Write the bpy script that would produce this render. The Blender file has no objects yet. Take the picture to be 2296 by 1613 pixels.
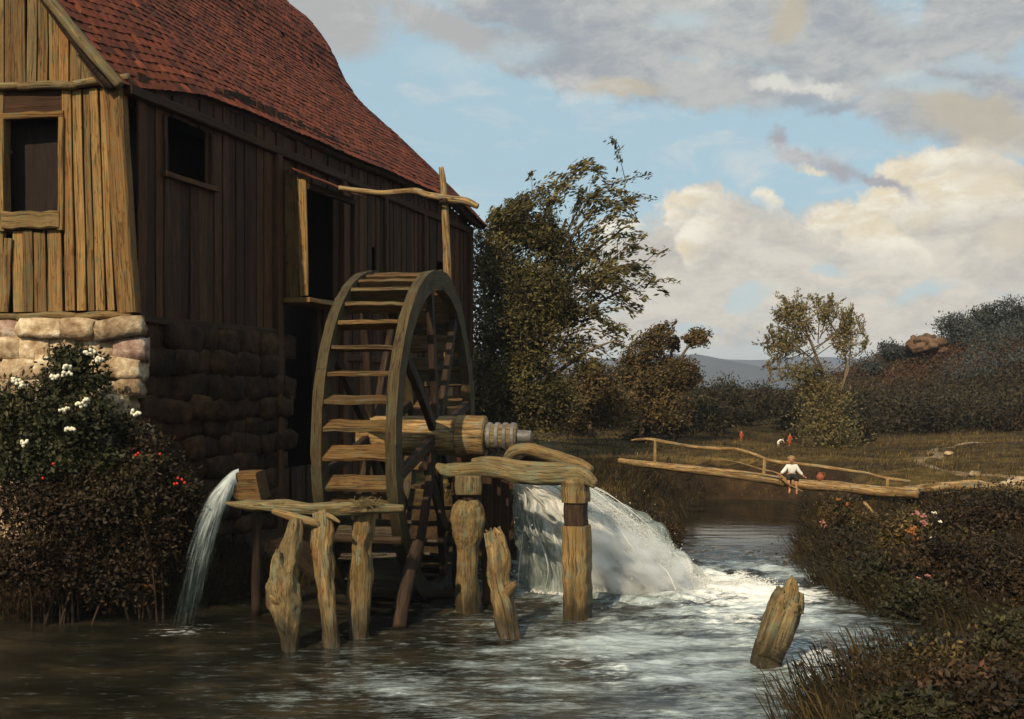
import bpy, math, random
import numpy as np
from mathutils import Vector, Matrix, noise as mnoise

# ------------------------------------------------------------------ camera, sky, sun, exposure
F, HZ, CX, H = 2462.0, 870.0, 1148.0, 4.6      # focal length / horizon / centre in survey units, eye height above the pond
scene = bpy.context.scene
COL = scene.collection
R = math.radians
PI = math.pi

def P(px, py, Y):
    """survey reading (px, py) at distance Y -> place in metres"""
    return Vector(((px - CX) / F * Y, Y, H - (py - HZ) / F * Y))

def W(px, py, z=0.0):
    """survey reading of a point lying at height z"""
    return P(px, py, (H - z) * F / (py - HZ))

cam_d = bpy.data.cameras.new('camera')
cam = bpy.data.objects.new('camera', cam_d); COL.objects.link(cam)
cam.location = (0, 0, H); cam.rotation_euler = (PI / 2, 0, 0)
cam_d.sensor_width = 36.0; cam_d.lens = 36.0 * F / 2296.0
cam_d.shift_y = (HZ - 806.5) / 2296.0
cam_d.clip_start = 0.1; cam_d.clip_end = 12000
scene.camera = cam

SUN_DIR = Vector((-0.30, -0.72, 0.60)).normalized()     # towards the sun: behind the viewer's left shoulder
sun_d = bpy.data.lights.new('sun', 'SUN'); sun = bpy.data.objects.new('sun', sun_d); COL.objects.link(sun)
sun_d.energy = 4.6; sun_d.angle = R(0.6); sun_d.color = (1.0, 0.82, 0.57)
sun.rotation_euler = SUN_DIR.to_track_quat('Z', 'Y').to_euler()
sun.location = (-40, -30, 60)

scene.view_settings.view_transform = 'Standard'
scene.view_settings.look = 'None'
scene.view_settings.exposure = 0.0
scene.view_settings.gamma = 1.0
scene.view_settings.use_curve_mapping = False
scene.render.engine = 'CYCLES'
scene.cycles.use_denoising = True
scene.cycles.max_bounces = 6
scene.cycles.diffuse_bounces = 2
scene.cycles.glossy_bounces = 3
scene.cycles.transmission_bounces = 4
scene.cycles.transparent_max_bounces = 16
scene.cycles.volume_bounces = 4
scene.cycles.sample_clamp_indirect = 4.0
scene.cycles.caustics_reflective = False
scene.cycles.caustics_refractive = False

# --- tiny expression helper for shader math
class S:
    nt = None
    def __init__(s, sock): s.s = sock
    @staticmethod
    def m(op, *a, clamp=False):
        n = S.nt.nodes.new('ShaderNodeMath'); n.operation = op; n.use_clamp = clamp
        for i, v in enumerate(a):
            if isinstance(v, S): S.nt.links.new(v.s, n.inputs[i])
            else: n.inputs[i].default_value = v
        return S(n.outputs[0])
    def __add__(s, o): return S.m('ADD', s, o)
    def __sub__(s, o): return S.m('SUBTRACT', s, o)
    def __rsub__(s, o): return S.m('SUBTRACT', o, s)
    def __mul__(s, o): return S.m('MULTIPLY', s, o)
    __radd__ = __add__; __rmul__ = __mul__
    def __truediv__(s, o): return S.m('DIVIDE', s, o)
    def max(s, o): return S.m('MAXIMUM', s, o)

def sstep(v, lo, hi):
    n = S.nt.nodes.new('ShaderNodeMapRange'); n.interpolation_type = 'SMOOTHSTEP'
    S.nt.links.new(v.s, n.inputs[0]); n.inputs[1].default_value = lo; n.inputs[2].default_value = hi
    return S(n.outputs[0])

def mixc(fac, a, b):
    n = S.nt.nodes.new('ShaderNodeMix'); n.data_type = 'RGBA'
    for v, i in ((fac, 0), (a, 6), (b, 7)):
        if isinstance(v, S): S.nt.links.new(v.s, n.inputs[i])
        elif i == 0: n.inputs[i].default_value = v
        else: n.inputs[i].default_value = (*v, 1)
    return S(n.outputs[2])

def noise_node(vec, scale, detail=5, rough=0.55, dist=0.0, dim='3D'):
    n = S.nt.nodes.new('ShaderNodeTexNoise'); n.noise_dimensions = dim
    if vec is not None: S.nt.links.new(vec.s, n.inputs['Vector'])
    n.inputs['Scale'].default_value = scale; n.inputs['Detail'].default_value = detail
    n.inputs['Roughness'].default_value = rough; n.inputs['Distortion'].default_value = dist
    return n

def srgb(*c):
    return tuple(((v / 255) / 12.92 if v / 255 <= 0.04045 else (((v / 255) + 0.055) / 1.055) ** 2.4) for v in c)

def build_world():
    w = bpy.data.worlds.new('World'); scene.world = w; w.use_nodes = True
    nt = w.node_tree; S.nt = nt
    nt.nodes.clear()
    out = nt.nodes.new('ShaderNodeOutputWorld'); bg = nt.nodes.new('ShaderNodeBackground')
    STR = 0.1
    bg.inputs[1].default_value = STR
    nt.links.new(bg.outputs[0], out.inputs[0])
    sky = nt.nodes.new('ShaderNodeTexSky'); sky.sky_type = 'NISHITA'; sky.sun_disc = False
    sky.sun_elevation = math.asin(SUN_DIR.z); sky.sun_rotation = math.atan2(SUN_DIR.x, SUN_DIR.y)
    sky.air_density = 1.0; sky.dust_density = 1.0
    tc = nt.nodes.new('ShaderNodeTexCoord'); d = S(tc.outputs['Generated'])
    sep = nt.nodes.new('ShaderNodeSeparateXYZ'); nt.links.new(d.s, sep.inputs[0])
    x, y, z = (S(o) for o in sep.outputs)
    az0 = S.m('ARCTAN2', x, y); el0 = S.m('ARCSINE', z)
    wn = noise_node(d, 9.0, 6, 0.6)
    wsep = nt.nodes.new('ShaderNodeSeparateColor'); nt.links.new(wn.outputs['Color'], wsep.inputs[0])
    w2 = noise_node(d, 34.0, 5, 0.62)
    w2s = nt.nodes.new('ShaderNodeSeparateColor'); nt.links.new(w2.outputs['Color'], w2s.inputs[0])
    az = az0 + (S(wsep.outputs[0]) - 0.5) * 0.07 + (S(w2s.outputs[0]) - 0.5) * 0.022
    el = el0 + (S(wsep.outputs[1]) - 0.5) * 0.05 + (S(w2s.outputs[1]) - 0.5) * 0.022
    fine = S(w2.outputs['Fac']) - 0.5
    mp_ = nt.nodes.new('ShaderNodeMapping'); nt.links.new(d.s, mp_.inputs['Vector']); mp_.inputs['Scale'].default_value = (1.0, 1.0, 2.3); mp_.inputs['Rotation'].default_value = (0, R(14), 0)
    tex = S(noise_node(S(mp_.outputs[0]), 22.0, 9, 0.68, 0.3).outputs['Fac']); wisp = S(noise_node(S(mp_.outputs[0]), 11.0, 9, 0.66, 0.6).outputs['Fac'])
    fine3 = S(noise_node(d, 18.0, 10, 0.68).outputs['Fac']) - 0.5
    def ae(px, py):
        u, v = (px - CX) / F, (HZ - py) / F
        return math.atan(u), math.atan(v / math.sqrt(1 + u * u))
    def ell(px, py, rx, ry, ang=0.0):
        a0, e0 = ae(px, py); ra, rb = rx / F, ry / F
        c, s = math.cos(R(ang)), math.sin(R(ang))
        da, de = az - a0, el - e0
        p = (da * (c / ra)) + (de * (s / ra)); q = (de * (c / rb)) - (da * (s / rb))
        return 1.0 - S.m('SQRT', p * p + q * q)
    def head(px, py, rx, ry, ang=0.0):
        """a sunlit cloud head: firm towards the sun, melting away on the lee side"""
        a0, e0 = ae(px, py); ra, rb = rx / F, ry / F
        c, s = math.cos(R(ang)), math.sin(R(ang))
        da, de = az - a0, el - e0
        p = (da * (c / ra)) + (de * (s / ra)); q = (de * (c / rb)) - (da * (s / rb))
        return S.m('MINIMUM', (1.0 - S.m('SQRT', p * p + q * q)) * 2.0, (q * 0.55) - (p * 0.38) + 0.42)
    def union(lst, head_=False):
        r = None
        for e in lst:
            v = head(*e) if head_ else ell(*e); r = v if r is None else r.max(v)
        return r
    K = 1.0 / STR
    def col(r, g, b, k=1.0): return tuple(v * K * k for v in srgb(r, g, b))
    # clear air: pale blue-green through a thin high veil
    c = mixc(0.80, S(sky.outputs[0]), col(178, 207, 218))
    # towards the horizon it warms to a cream haze
    c = mixc((1.0 - sstep(el0, -0.02, 0.17)) * 0.72, c, col(222, 214, 194))
    # scattered soft cloud going on all round and overhead (outside the part described below)
    g = S(noise_node(d, 3.2, 7, 0.58).outputs['Fac'])
    outm = S.m('MAXIMUM', sstep(S.m('ABSOLUTE', az0), 0.40, 0.60), sstep(el0, 0.33, 0.50))
    gm = sstep(g, 0.47, 0.60) * outm
    c = mixc(gm * 0.85, c, mixc(sstep(g, 0.52, 0.68), col(226, 218, 202), col(160, 162, 168)))
    def layer(c, lst, colour, amp=0.5, lo=0.0, hi=0.35, op=1.0, f=None, hd=False):
        v = union(lst, hd) + (fine3 if f is None else f) * amp
        return mixc(sstep(v, lo, hi) * op, c, colour)
    n_t = S(noise_node(d, 7.0, 5, 0.55).outputs['Fac'])
    # grey-lavender upper bank
    grey = mixc(sstep(n_t * 0.45 + tex * 0.55, 0.38, 0.62), col(158, 163, 170), col(194, 194, 190))
    c = layer(c, [(690, 40, 210, 110, -8), (1000, 70, 260, 60, -14)], col(180, 178, 176), 0.9, 0, 0.5, 0.9)
    c = layer(c, [(1250, 20, 330, 55, -4), (1330, 130, 330, 80, -12), (1580, 190, 260, 75, -6), (1700, 60, 430, 110, -6),
                  (1980, 130, 330, 110, -10), (2130, 220, 260, 110, -22), (1500, 60, 260, 90, 0), (2200, 40, 220, 90, 0)], grey, 0.95, 0.0, 0.42, 0.94)
    c = layer(c, [(1400, 190, 120, 30, -8), (2180, 260, 150, 60, -20), (1760, 40, 60, 55, 60)], col(196, 184, 160), 0.9, 0, 0.6, 0.7)
    c = layer(c, [(1000, 150, 150, 60, 0), (1160, 110, 130, 40, 6), (2180, 150, 110, 22, -6), (2080, 190, 150, 24, -12), (1540, 45, 90, 30, 0)],
              col(186, 208, 216), 1.0, 0, 0.8, 0.6)
    # white-edged break above the small dark shelf
    c = layer(c, [(1750, 190, 110, 22, -8), (1860, 200, 90, 16, -4)], col(226, 224, 214), 1.0, 0, 0.8, 0.85)
    c = layer(c, [(1800, 222, 90, 24, -6), (1900, 235, 90, 20, 2)], col(158, 166, 174), 1.0, 0, 0.8, 0.85)
    # cumulus bank: warm grey body, cream heads
    body = mixc(sstep(n_t * 0.4 + tex * 0.6, 0.36, 0.64), col(192, 187, 178), col(229, 220, 202))
    c = layer(c, [(1610, 580, 190, 150, 0), (1430, 630, 140, 120, 0), (1720, 575, 150, 110, -20), (1980, 590, 280, 160, 0), (1900, 520, 110, 60, -15),
                  (2200, 520, 230, 150, 10), (2150, 400, 150, 70, -12), (1560, 460, 80, 55, 30), (1800, 700, 520, 90, 0), (1400, 720, 260, 90, 0)],
              body, 0.75, -0.02, 0.22, 0.97)
    lit = mixc(sstep(tex, 0.35, 0.62), col(232, 217, 186), col(250, 243, 224))
    c = layer(c, [(1555, 462, 66, 60, 0), (1585, 530, 60, 80, 20), (1705, 452, 56, 34, -35), (1895, 505, 100, 60, -18),
                  (1985, 555, 130, 66, -28), (1410, 520, 70, 40, 10), (2085, 390, 110, 60, 6), (2160, 465, 170, 80, -14), (2030, 485, 140, 60, -10)],
              lit, 0.9, 0.0, 0.75, 0.95, hd=True)
    c = layer(c, [(2210, 400, 90, 40, -10), (2260, 540, 80, 60, 0), (2230, 330, 110, 22, -14)], col(222, 208, 182), 0.9, 0, 0.7, 0.5)
    c = layer(c, [(1790, 345, 70, 24, -22), (1880, 370, 95, 34, -26), (1985, 415, 110, 18, -27), (1748, 305, 22, 40, 20)], col(168, 168, 174), 0.9, -0.05, 0.75, 0.95)
    c = layer(c, [(1820, 372, 40, 14, -12), (1990, 437, 50, 12, -10)], col(238, 224, 192), 0.9, 0.0, 0.8, 0.8)
    # torn wisps drifting across the clear parts
    c = mixc(sstep(wisp, 0.52, 0.72) * 0.45, c, col(226, 224, 216)); c = mixc(sstep(wisp, 0.30, 0.44) * 0.0 + (1.0 - sstep(wisp, 0.30, 0.43)) * 0.35, c, col(170, 190, 200))
    # windows of clear air low down
    c = layer(c, [(1680, 670, 70, 40, 20), (2060, 655, 100, 28, 4), (1330, 690, 80, 36, 0), (1560, 740, 90, 22, 0), (1840, 600, 60, 20, -10)], col(194, 212, 214), 0.9, 0, 0.7, 0.8)
    nt.links.new(c.s, bg.inputs[0])
build_world()

# ------------------------------------------------------------------ helpers
def set_props(o, label=None, cat=None, group=None, kind=None):
    if label: o['label'] = label
    if cat: o['category'] = cat
    if group: o['group'] = group
    if kind: o['kind'] = kind
    return o

def thing(name, label, cat, loc=(0, 0, 0), group=None):
    o = bpy.data.objects.new(name, None); COL.objects.link(o); o.location = loc
    o.empty_display_size = 0.2
    return set_props(o, label, cat, group)

def link(name, me, mat=None, parent=None, M=None):
    if mat is not None and len(me.materials) == 0: me.materials.append(mat)
    o = bpy.data.objects.new(name, me); COL.objects.link(o)
    if M is not None: o.matrix_basis = M
    if parent is not None:
        o.parent = parent
        if parent.type == 'EMPTY': o.matrix_parent_inverse = Matrix.Translation(-Vector(parent.location))
    return o

def mesh_np(name, verts, faces, attrs=None, smooth=True):
    """verts (N,3), faces (M,k) all of one size, or a list of such arrays; attrs: name -> (N,) or (N,3)"""
    me = bpy.data.meshes.new(name)
    verts = np.asarray(verts, dtype=np.float32)
    fl = faces if isinstance(faces, list) else [faces]
    fl = [np.asarray(f, dtype=np.int32) for f in fl if len(f)]
    loops = np.concatenate([f.ravel() for f in fl]) if fl else np.zeros(0, np.int32)
    tot = np.concatenate([np.full(len(f), f.shape[1], np.int32) for f in fl])
    start = np.concatenate([[0], np.cumsum(tot)[:-1]]).astype(np.int32)
    me.vertices.add(len(verts)); me.vertices.foreach_set('co', verts.ravel())
    me.loops.add(len(loops)); me.loops.foreach_set('vertex_index', loops)
    me.polygons.add(len(tot)); me.polygons.foreach_set('loop_start', start); me.polygons.foreach_set('loop_total', tot)
    me.polygons.foreach_set('use_smooth', np.full(len(tot), smooth, dtype=bool))
    for k, a in (attrs or {}).items():
        a = np.asarray(a, dtype=np.float32)
        if a.ndim == 1:
            at = me.attributes.new(k, 'FLOAT', 'POINT'); at.data.foreach_set('value', a)
        else:
            at = me.attributes.new(k, 'FLOAT_VECTOR', 'POINT'); at.data.foreach_set('vector', a.ravel())
    me.update(calc_edges=True); me.validate()
    return me

class MB:
    """collects shapes into one mesh"""
    def __init__(s): s.v = []; s.f3 = []; s.f4 = []; s.g = []; s.r = []; s.n = 0
    def add(s, v, faces, g=None, rnd=0.0):
        v = np.asarray(v, dtype=np.float32); b = s.n
        s.v.append(v); s.g.append(v if g is None else np.asarray(g, dtype=np.float32)); s.r.append(np.full(len(v), rnd, np.float32))
        for f in faces:
            f = [i + b for i in f]
            if len(f) == 4: s.f4.append(f)
            elif len(f) == 3: s.f3.append(f)
            else:
                for k in range(1, len(f) - 1): s.f3.append([f[0], f[k], f[k + 1]])
        s.n += len(v); return s
    def mesh(s, name, smooth=True):
        fl = []
        if s.f4: fl.append(np.array(s.f4))
        if s.f3: fl.append(np.array(s.f3))
        return mesh_np(name, np.concatenate(s.v), fl, {'g': np.concatenate(s.g), 'rnd': np.concatenate(s.r)}, smooth)
    def build(s, name, mat, parent=None, smooth=True):
        return link(name, s.mesh(name, smooth), mat, parent)

def catmull(pts, n):
    pts = [Vector(p) for p in pts]; out = []
    m = len(pts) - 1
    for i in range(n + 1):
        t = i / n * m; k = min(int(t), m - 1); u = t - k
        p0, p1, p2, p3 = pts[max(k - 1, 0)], pts[k], pts[k + 1], pts[min(k + 2, m)]
        out.append(0.5 * ((2 * p1) + (p2 - p0) * u + (2 * p0 - 5 * p1 + 4 * p2 - p3) * u * u + (3 * p1 - p0 - 3 * p2 + p3) * u ** 3))
    return out

def interp(a, t):
    m = len(a) - 1; x = min(max(t, 0), 1) * m; k = min(int(x), m - 1); u = x - k
    return a[k] * (1 - u) + a[k + 1] * u

def tube(mb, pts, rad, seg=12, rings=16, rough=0.0, flute=0.0, twist=0.0, nfl=3, jag=0.0, seed=0, square=0.0, freq=3.0, rnd=0.0, caps=True):
    """tapered tube along pts; rough = lumps, flute/twist = fluted trunk, jag = broken top"""
    rs = random.Random(seed); c = catmull(pts, rings)
    groove = flute > 0.03
    if groove: seg *= 2
    rad = list(rad) if hasattr(rad, '__len__') else [rad, rad]
    T = [(c[min(i + 1, rings)] - c[max(i - 1, 0)]).normalized() for i in range(rings + 1)]
    up = Vector((0, 0, 1)) if abs(T[0].z) < 0.9 else Vector((0, 1, 0))
    A = T[0].cross(up).normalized(); V = []; G = []; L = 0; off = rs.random() * 50
    spikes = [rs.random() ** 2 for _ in range(seg)]
    for i in range(rings + 1):
        A = (A - T[i] * A.dot(T[i])).normalized(); B = T[i].cross(A)
        if i: L += (c[i] - c[i - 1]).length
        r0 = interp(rad, i / rings)
        for k in range(seg):
            a = 2 * PI * k / seg; r = r0
            if square:
                ca, sa = abs(math.cos(a)), abs(math.sin(a))
                r *= (1 - square) + square * min(1.0 / max(ca, sa, 1e-6), 1.30)
            if flute: r *= 1 + flute * math.sin(nfl * a + twist * L + off) + 0.5 * flute * math.sin((nfl + 2) * a - 1.7 * twist * L + off * 2)
            d = A * math.cos(a) + B * math.sin(a)
            if rough:
                q = d * (r0 * freq * 2.0) + T[0] * (L * freq * 0.42) + Vector((off, 0, 0))
                r *= 1 + rough * (mnoise.noise(q) + 0.5 * mnoise.noise(q * 2.3))
            if groove:
                r *= 1 - 0.13 * max(0.0, 1 - abs(mnoise.noise(d * (r0 * 17.0) + T[0] * (L * 1.1) + Vector((0, off, 0)))) * 5.5)
            p = c[i] + d * r
            if jag and i >= rings - 1: p += T[i] * (spikes[k] * jag * (0.4 if i == rings - 1 else 1.0)) - T[i] * jag * 0.3
            V.append(p); G.append((math.cos(a) * r0, math.sin(a) * r0, L + off))
    f = []
    for i in range(rings):
        for k in range(seg):
            k2 = (k + 1) % seg
            f.append([i * seg + k, i * seg + k2, (i + 1) * seg + k2, (i + 1) * seg + k])
    if caps:
        n = len(V); V.append(c[0]); G.append((0, 0, off)); V.append(c[-1] - (T[-1] * jag * 0.2)); G.append((0, 0, L + off))
        for k in range(seg):
            k2 = (k + 1) % seg
            f.append([n, k2, k]); f.append([n + 1, rings * seg + k, rings * seg + k2])
    return mb.add([tuple(v) for v in V], f, G, rnd)

def beam(mb, p0, p1, w, t, wdir, seed=0, cham=0.12, rings=3, jit=0.012, rnd=0.0, w2=None):
    """hewn timber from p0 to p1, width w along wdir, thickness t across, chamfered, a little uneven"""
    rs = random.Random(seed); p0, p1 = Vector(p0), Vector(p1); T = (p1 - p0); L = T.length; T.normalize()
    A = Vector(wdir); A = (A - T * A.dot(T)).normalized(); B = T.cross(A)
    w2 = w if w2 is None else w2
    V = []; G = []; off = rs.random() * 60
    for i in range(rings + 1):
        u = i / rings; ww = (w * (1 - u) + w2 * u) / 2; tt = t / 2; ch = cham * min(ww, tt) * 2
        prof = [(ww - ch, -tt), (ww, -tt + ch), (ww, tt - ch), (ww - ch, tt), (-ww + ch, tt), (-ww, tt - ch), (-ww, -tt + ch), (-ww + ch, -tt)]
        o = A * rs.uniform(-jit, jit) + B * rs.uniform(-jit, jit)
        for a, b in prof:
            V.append(tuple(p0 + T * (L * u) + o + A * (a + rs.uniform(-jit, jit) * 0.6) + B * b))
            G.append((a, b, L * u + off))
    f = []
    for i in range(rings):
        for k in range(8):
            k2 = (k + 1) % 8; f.append([i * 8 + k, i * 8 + k2, (i + 1) * 8 + k2, (i + 1) * 8 + k])
    f.append(list(range(7, -1, -1))); f.append([rings * 8 + k for k in range(8)])
    return mb.add(V, f, G, rnd)

def ball(mb, c, r, seed=0, rough=0.15, seg=10, rings=7, rnd=0.0, freq=1.5):
    c = Vector(c); r = Vector(r) if hasattr(r, '__len__') else Vector((r, r, r)); V = []; f = []
    for i in range(rings + 1):
        th = PI * i / rings
        for k in range(seg):
            a = 2 * PI * k / seg
            d = Vector((math.sin(th) * math.cos(a), math.sin(th) * math.sin(a), math.cos(th)))
            s = 1 + rough * mnoise.noise(d * freq + Vector((seed * 7.3, seed, 0)))
            V.append(tuple(c + Vector((d.x * r.x, d.y * r.y, d.z * r.z)) * s))
    for i in range(rings):
        for k in range(seg):
            k2 = (k + 1) % seg; f.append([i * seg + k, (i + 1) * seg + k, (i + 1) * seg + k2, i * seg + k2])
    return mb.add(V, f, None, rnd)

# ------------------------------------------------------------------ materials
def mat_base(name):
    m = bpy.data.materials.new(name); m.use_nodes = True; nt = m.node_tree; S.nt = nt
    return m, nt, nt.nodes['Principled BSDF']

def ramp(fac, stops):
    n = S.nt.nodes.new('ShaderNodeValToRGB'); e = n.color_ramp.elements
    while len(e) < len(stops): e.new(0.5)
    for i, (p, c) in enumerate(stops): e[i].position = p; e[i].color = (*c, 1)
    S.nt.links.new(fac.s, n.inputs[0]); return S(n.outputs[0])

def piece_random():
    """one random number per piece: per object, plus the joined pieces' own number"""
    oi = S.nt.nodes.new('ShaderNodeObjectInfo'); at = S.nt.nodes.new('ShaderNodeAttribute'); at.attribute_name = 'rnd'
    return S.m('FRACT', S(oi.outputs['Random']) + S(at.outputs['Fac']) * 1.0)

def vec_from(attr, stretch, rnd=None):
    if attr == 'pos':
        g = S.nt.nodes.new('ShaderNodeNewGeometry'); v = g.outputs['Position']
    elif attr == 'obj':
        g = S.nt.nodes.new('ShaderNodeTexCoord'); v = g.outputs['Object']
    else:
        g = S.nt.nodes.new('ShaderNodeAttribute'); g.attribute_name = attr; v = g.outputs['Vector']
    mp = S.nt.nodes.new('ShaderNodeMapping'); S.nt.links.new(v, mp.inputs['Vector']); mp.inputs['Scale'].default_value = stretch
    if rnd is not None:
        cb = S.nt.nodes.new('ShaderNodeCombineXYZ'); k = rnd * 37.0
        for i in range(3): S.nt.links.new(k.s, cb.inputs[i])
        S.nt.links.new(cb.outputs[0], mp.inputs['Location'])
    return S(mp.outputs[0])

def bump(nt, bsdf, height, strength, dist):
    b = nt.nodes.new('ShaderNodeBump'); b.inputs['Strength'].default_value = strength; b.inputs['Distance'].default_value = dist
    nt.links.new(height.s, b.inputs['Height']); nt.links.new(b.outputs[0], bsdf.inputs['Normal'])

def mat_wood(name, stops, grain=(28, 28, 1.6), vary=0.45, rough=0.8, bstr=0.6, attr='g', hues=None, crack=(0.03, 0.02, 0.012), wet_shade=False, patch=None):
    m, nt, b = mat_base(name); rnd = piece_random()
    v = vec_from(attr, grain, rnd)
    n1 = (S(noise_node(v, 1.0, 8, 0.66).outputs['Fac']) - 0.5) * 1.7 + 0.5            # fibre
    v2 = vec_from(attr, (5, 5, 1.3), rnd); n2 = (S(noise_node(v2, 1.2, 6, 0.62).outputs['Fac']) - 0.5) * 1.6 + 0.5   # weathering in patches
    k = n1 * 0.55 + n2 * 0.45
    c = ramp(k, stops)
    if hues:    # whole pieces weathered differently
        c = mixc(0.6, c, ramp(S.m('FRACT', rnd * 7.31), [(i / (len(hues) - 1), h) for i, h in enumerate(hues)]))
    if patch:   # grey-green lichen and bleached spots
        v5 = vec_from(attr, (7, 7, 3.0), rnd); n5 = S(noise_node(v5, 1.0, 6, 0.65).outputs['Fac'])
        c = mixc(sstep(n5, 0.52, 0.62) * 0.75, c, patch[0]); c = mixc((1.0 - sstep(n5, 0.33, 0.42)) * 0.8, c, patch[1])
    v3 = vec_from(attr, (grain[0] * 0.55, grain[1] * 0.55, grain[2] * 0.33), rnd); n3 = S(noise_node(v3, 1.0, 4, 0.55).outputs['Fac'])
    line = sstep(S.m('ABSOLUTE', n3 - 0.5), 0.001, 0.016)                                  # long splits
    pit = sstep(n3, 0.26, 0.37)
    open_ = S.m('MINIMUM', line, pit)
    c = mixc((1.0 - open_) * 0.7, c, crack)
    hs = nt.nodes.new('ShaderNodeHueSaturation'); nt.links.new(c.s, hs.inputs['Color'])
    nt.links.new((rnd * vary + (1 - vary / 2)).s, hs.inputs['Value'])
    c = S(hs.outputs[0]); b.inputs['Roughness'].default_value = rough
    if wet_shade:     # soaked, slimy foot of posts; on the wheel, shade put into the colour
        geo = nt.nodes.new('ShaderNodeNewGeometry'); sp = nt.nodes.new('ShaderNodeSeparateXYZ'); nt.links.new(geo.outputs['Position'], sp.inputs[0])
        wl = 1.0 - sstep(S(sp.outputs[2]) + (n2 - 0.5) * 0.9, *(wet_shade if isinstance(wet_shade, tuple) else (0.10, 0.95)))
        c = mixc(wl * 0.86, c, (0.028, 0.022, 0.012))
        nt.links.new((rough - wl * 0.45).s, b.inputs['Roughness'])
    nt.links.new(c.s, b.inputs['Base Color'])
    b.inputs['Specular IOR Level'].default_value = 0.25
    bump(nt, b, n1 * 0.5 + n2 * 0.3 + open_ * 0.9, bstr, 0.03)
    return m

def mat_mottle(name, stops, scale=2.0, stretch=(1, 1, 1), rough=0.9, bstr=0.4, bdist=0.05, attr='pos', vary=0.0, scale2=None, spec=0.2, detail=7):
    m, nt, b = mat_base(name); rnd = piece_random() if vary else None
    v = vec_from(attr, stretch, rnd)
    n1 = S(noise_node(v, scale, detail, 0.62).outputs['Fac'])
    n2 = S(noise_node(v, scale2 or scale * 0.21, 4, 0.55).outputs['Fac'])
    c = ramp(n1 * 0.55 + n2 * 0.45, stops)
    if vary:
        hs = nt.nodes.new('ShaderNodeHueSaturation'); nt.links.new(c.s, hs.inputs['Color'])
        nt.links.new((rnd * vary + (1 - vary / 2)).s, hs.inputs['Value']); c = S(hs.outputs[0])
    nt.links.new(c.s, b.inputs['Base Color']); b.inputs['Roughness'].default_value = rough
    b.inputs['Specular IOR Level'].default_value = spec
    bump(nt, b, n1, bstr, bdist)
    return m

def mat_leaf(name, stops, trans=0.3, tcol=None, clump=0.8):
    m, nt, b = mat_base(name)
    at = nt.nodes.new('ShaderNodeAttribute'); at.attribute_name = 'rnd'
    v = vec_from('pos', (1, 1, 1)); n = S(noise_node(v, clump, 3, 0.5).outputs['Fac'])
    c = ramp(S(at.outputs['Fac']) * 0.65 + (n - 0.5) * 0.9 + 0.175, stops)
    nt.links.new(c.s, b.inputs['Base Color']); b.inputs['Roughness'].default_value = 0.6
    b.inputs['Specular IOR Level'].default_value = 0.25
    tr = nt.nodes.new('ShaderNodeBsdfTranslucent'); nt.links.new(c.s, tr.inputs[0])
    mx = nt.nodes.new('ShaderNodeMixShader'); mx.inputs[0].default_value = trans
    nt.links.new(b.outputs[0], mx.inputs[1]); nt.links.new(tr.outputs[0], mx.inputs[2])
    nt.links.new(mx.outputs[0], nt.nodes['Material Output'].inputs['Surface'])
    return m

M = {}
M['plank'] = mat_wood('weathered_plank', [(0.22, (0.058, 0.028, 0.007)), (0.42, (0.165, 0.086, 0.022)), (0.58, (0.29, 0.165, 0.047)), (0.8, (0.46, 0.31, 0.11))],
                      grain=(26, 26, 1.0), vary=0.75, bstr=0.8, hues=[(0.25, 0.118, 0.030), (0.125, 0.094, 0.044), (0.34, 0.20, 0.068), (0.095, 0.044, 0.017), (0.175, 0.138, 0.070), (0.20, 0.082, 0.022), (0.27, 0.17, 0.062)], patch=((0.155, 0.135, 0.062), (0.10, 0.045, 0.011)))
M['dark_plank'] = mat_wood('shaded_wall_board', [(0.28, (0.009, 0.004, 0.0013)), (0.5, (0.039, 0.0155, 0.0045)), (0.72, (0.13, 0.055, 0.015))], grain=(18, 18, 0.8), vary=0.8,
                           hues=[(0.034, 0.017, 0.006), (0.064, 0.025, 0.008), (0.025, 0.016, 0.007), (0.078, 0.029, 0.009)], crack=(0.01, 0.006, 0.004))  # long wall's shade is put into the board colour
M['post'] = mat_wood('old_post_wood', [(0.22, (0.028, 0.016, 0.006)), (0.40, (0.105, 0.063, 0.022)), (0.56, (0.25, 0.163, 0.058)), (0.78, (0.58, 0.44, 0.21))],
                     grain=(38, 38, 1.5), vary=0.3, bstr=0.8, hues=[(0.14, 0.125, 0.066), (0.22, 0.138, 0.05), (0.165, 0.138, 0.074), (0.21, 0.125, 0.048)], patch=((0.15, 0.165, 0.105), (0.16, 0.065, 0.02)), wet_shade=True)
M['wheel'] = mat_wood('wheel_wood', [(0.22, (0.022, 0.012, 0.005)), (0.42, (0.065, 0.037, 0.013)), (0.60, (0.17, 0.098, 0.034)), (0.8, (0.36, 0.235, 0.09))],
                      grain=(30, 30, 1.3), vary=0.8, bstr=0.9, hues=[(0.085, 0.058, 0.022), (0.17, 0.085, 0.024), (0.062, 0.046, 0.021), (0.12, 0.062, 0.020)], patch=((0.10, 0.088, 0.045), (0.07, 0.03, 0.011)), wet_shade=(1.1, 2.7))  # lower floats darkened in colour, standing for the shade they sink into
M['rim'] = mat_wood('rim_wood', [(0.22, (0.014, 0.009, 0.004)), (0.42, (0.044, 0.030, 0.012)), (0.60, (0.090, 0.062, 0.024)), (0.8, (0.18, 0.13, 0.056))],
                    grain=(28, 28, 1.6), vary=0.4, bstr=0.9, hues=[(0.052, 0.040, 0.017), (0.078, 0.048, 0.018), (0.048, 0.042, 0.020)], patch=((0.070, 0.068, 0.034), (0.05, 0.025, 0.009)), wet_shade=(1.2, 3.0))  # same painted shade, reaching higher to dim the far rim
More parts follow.
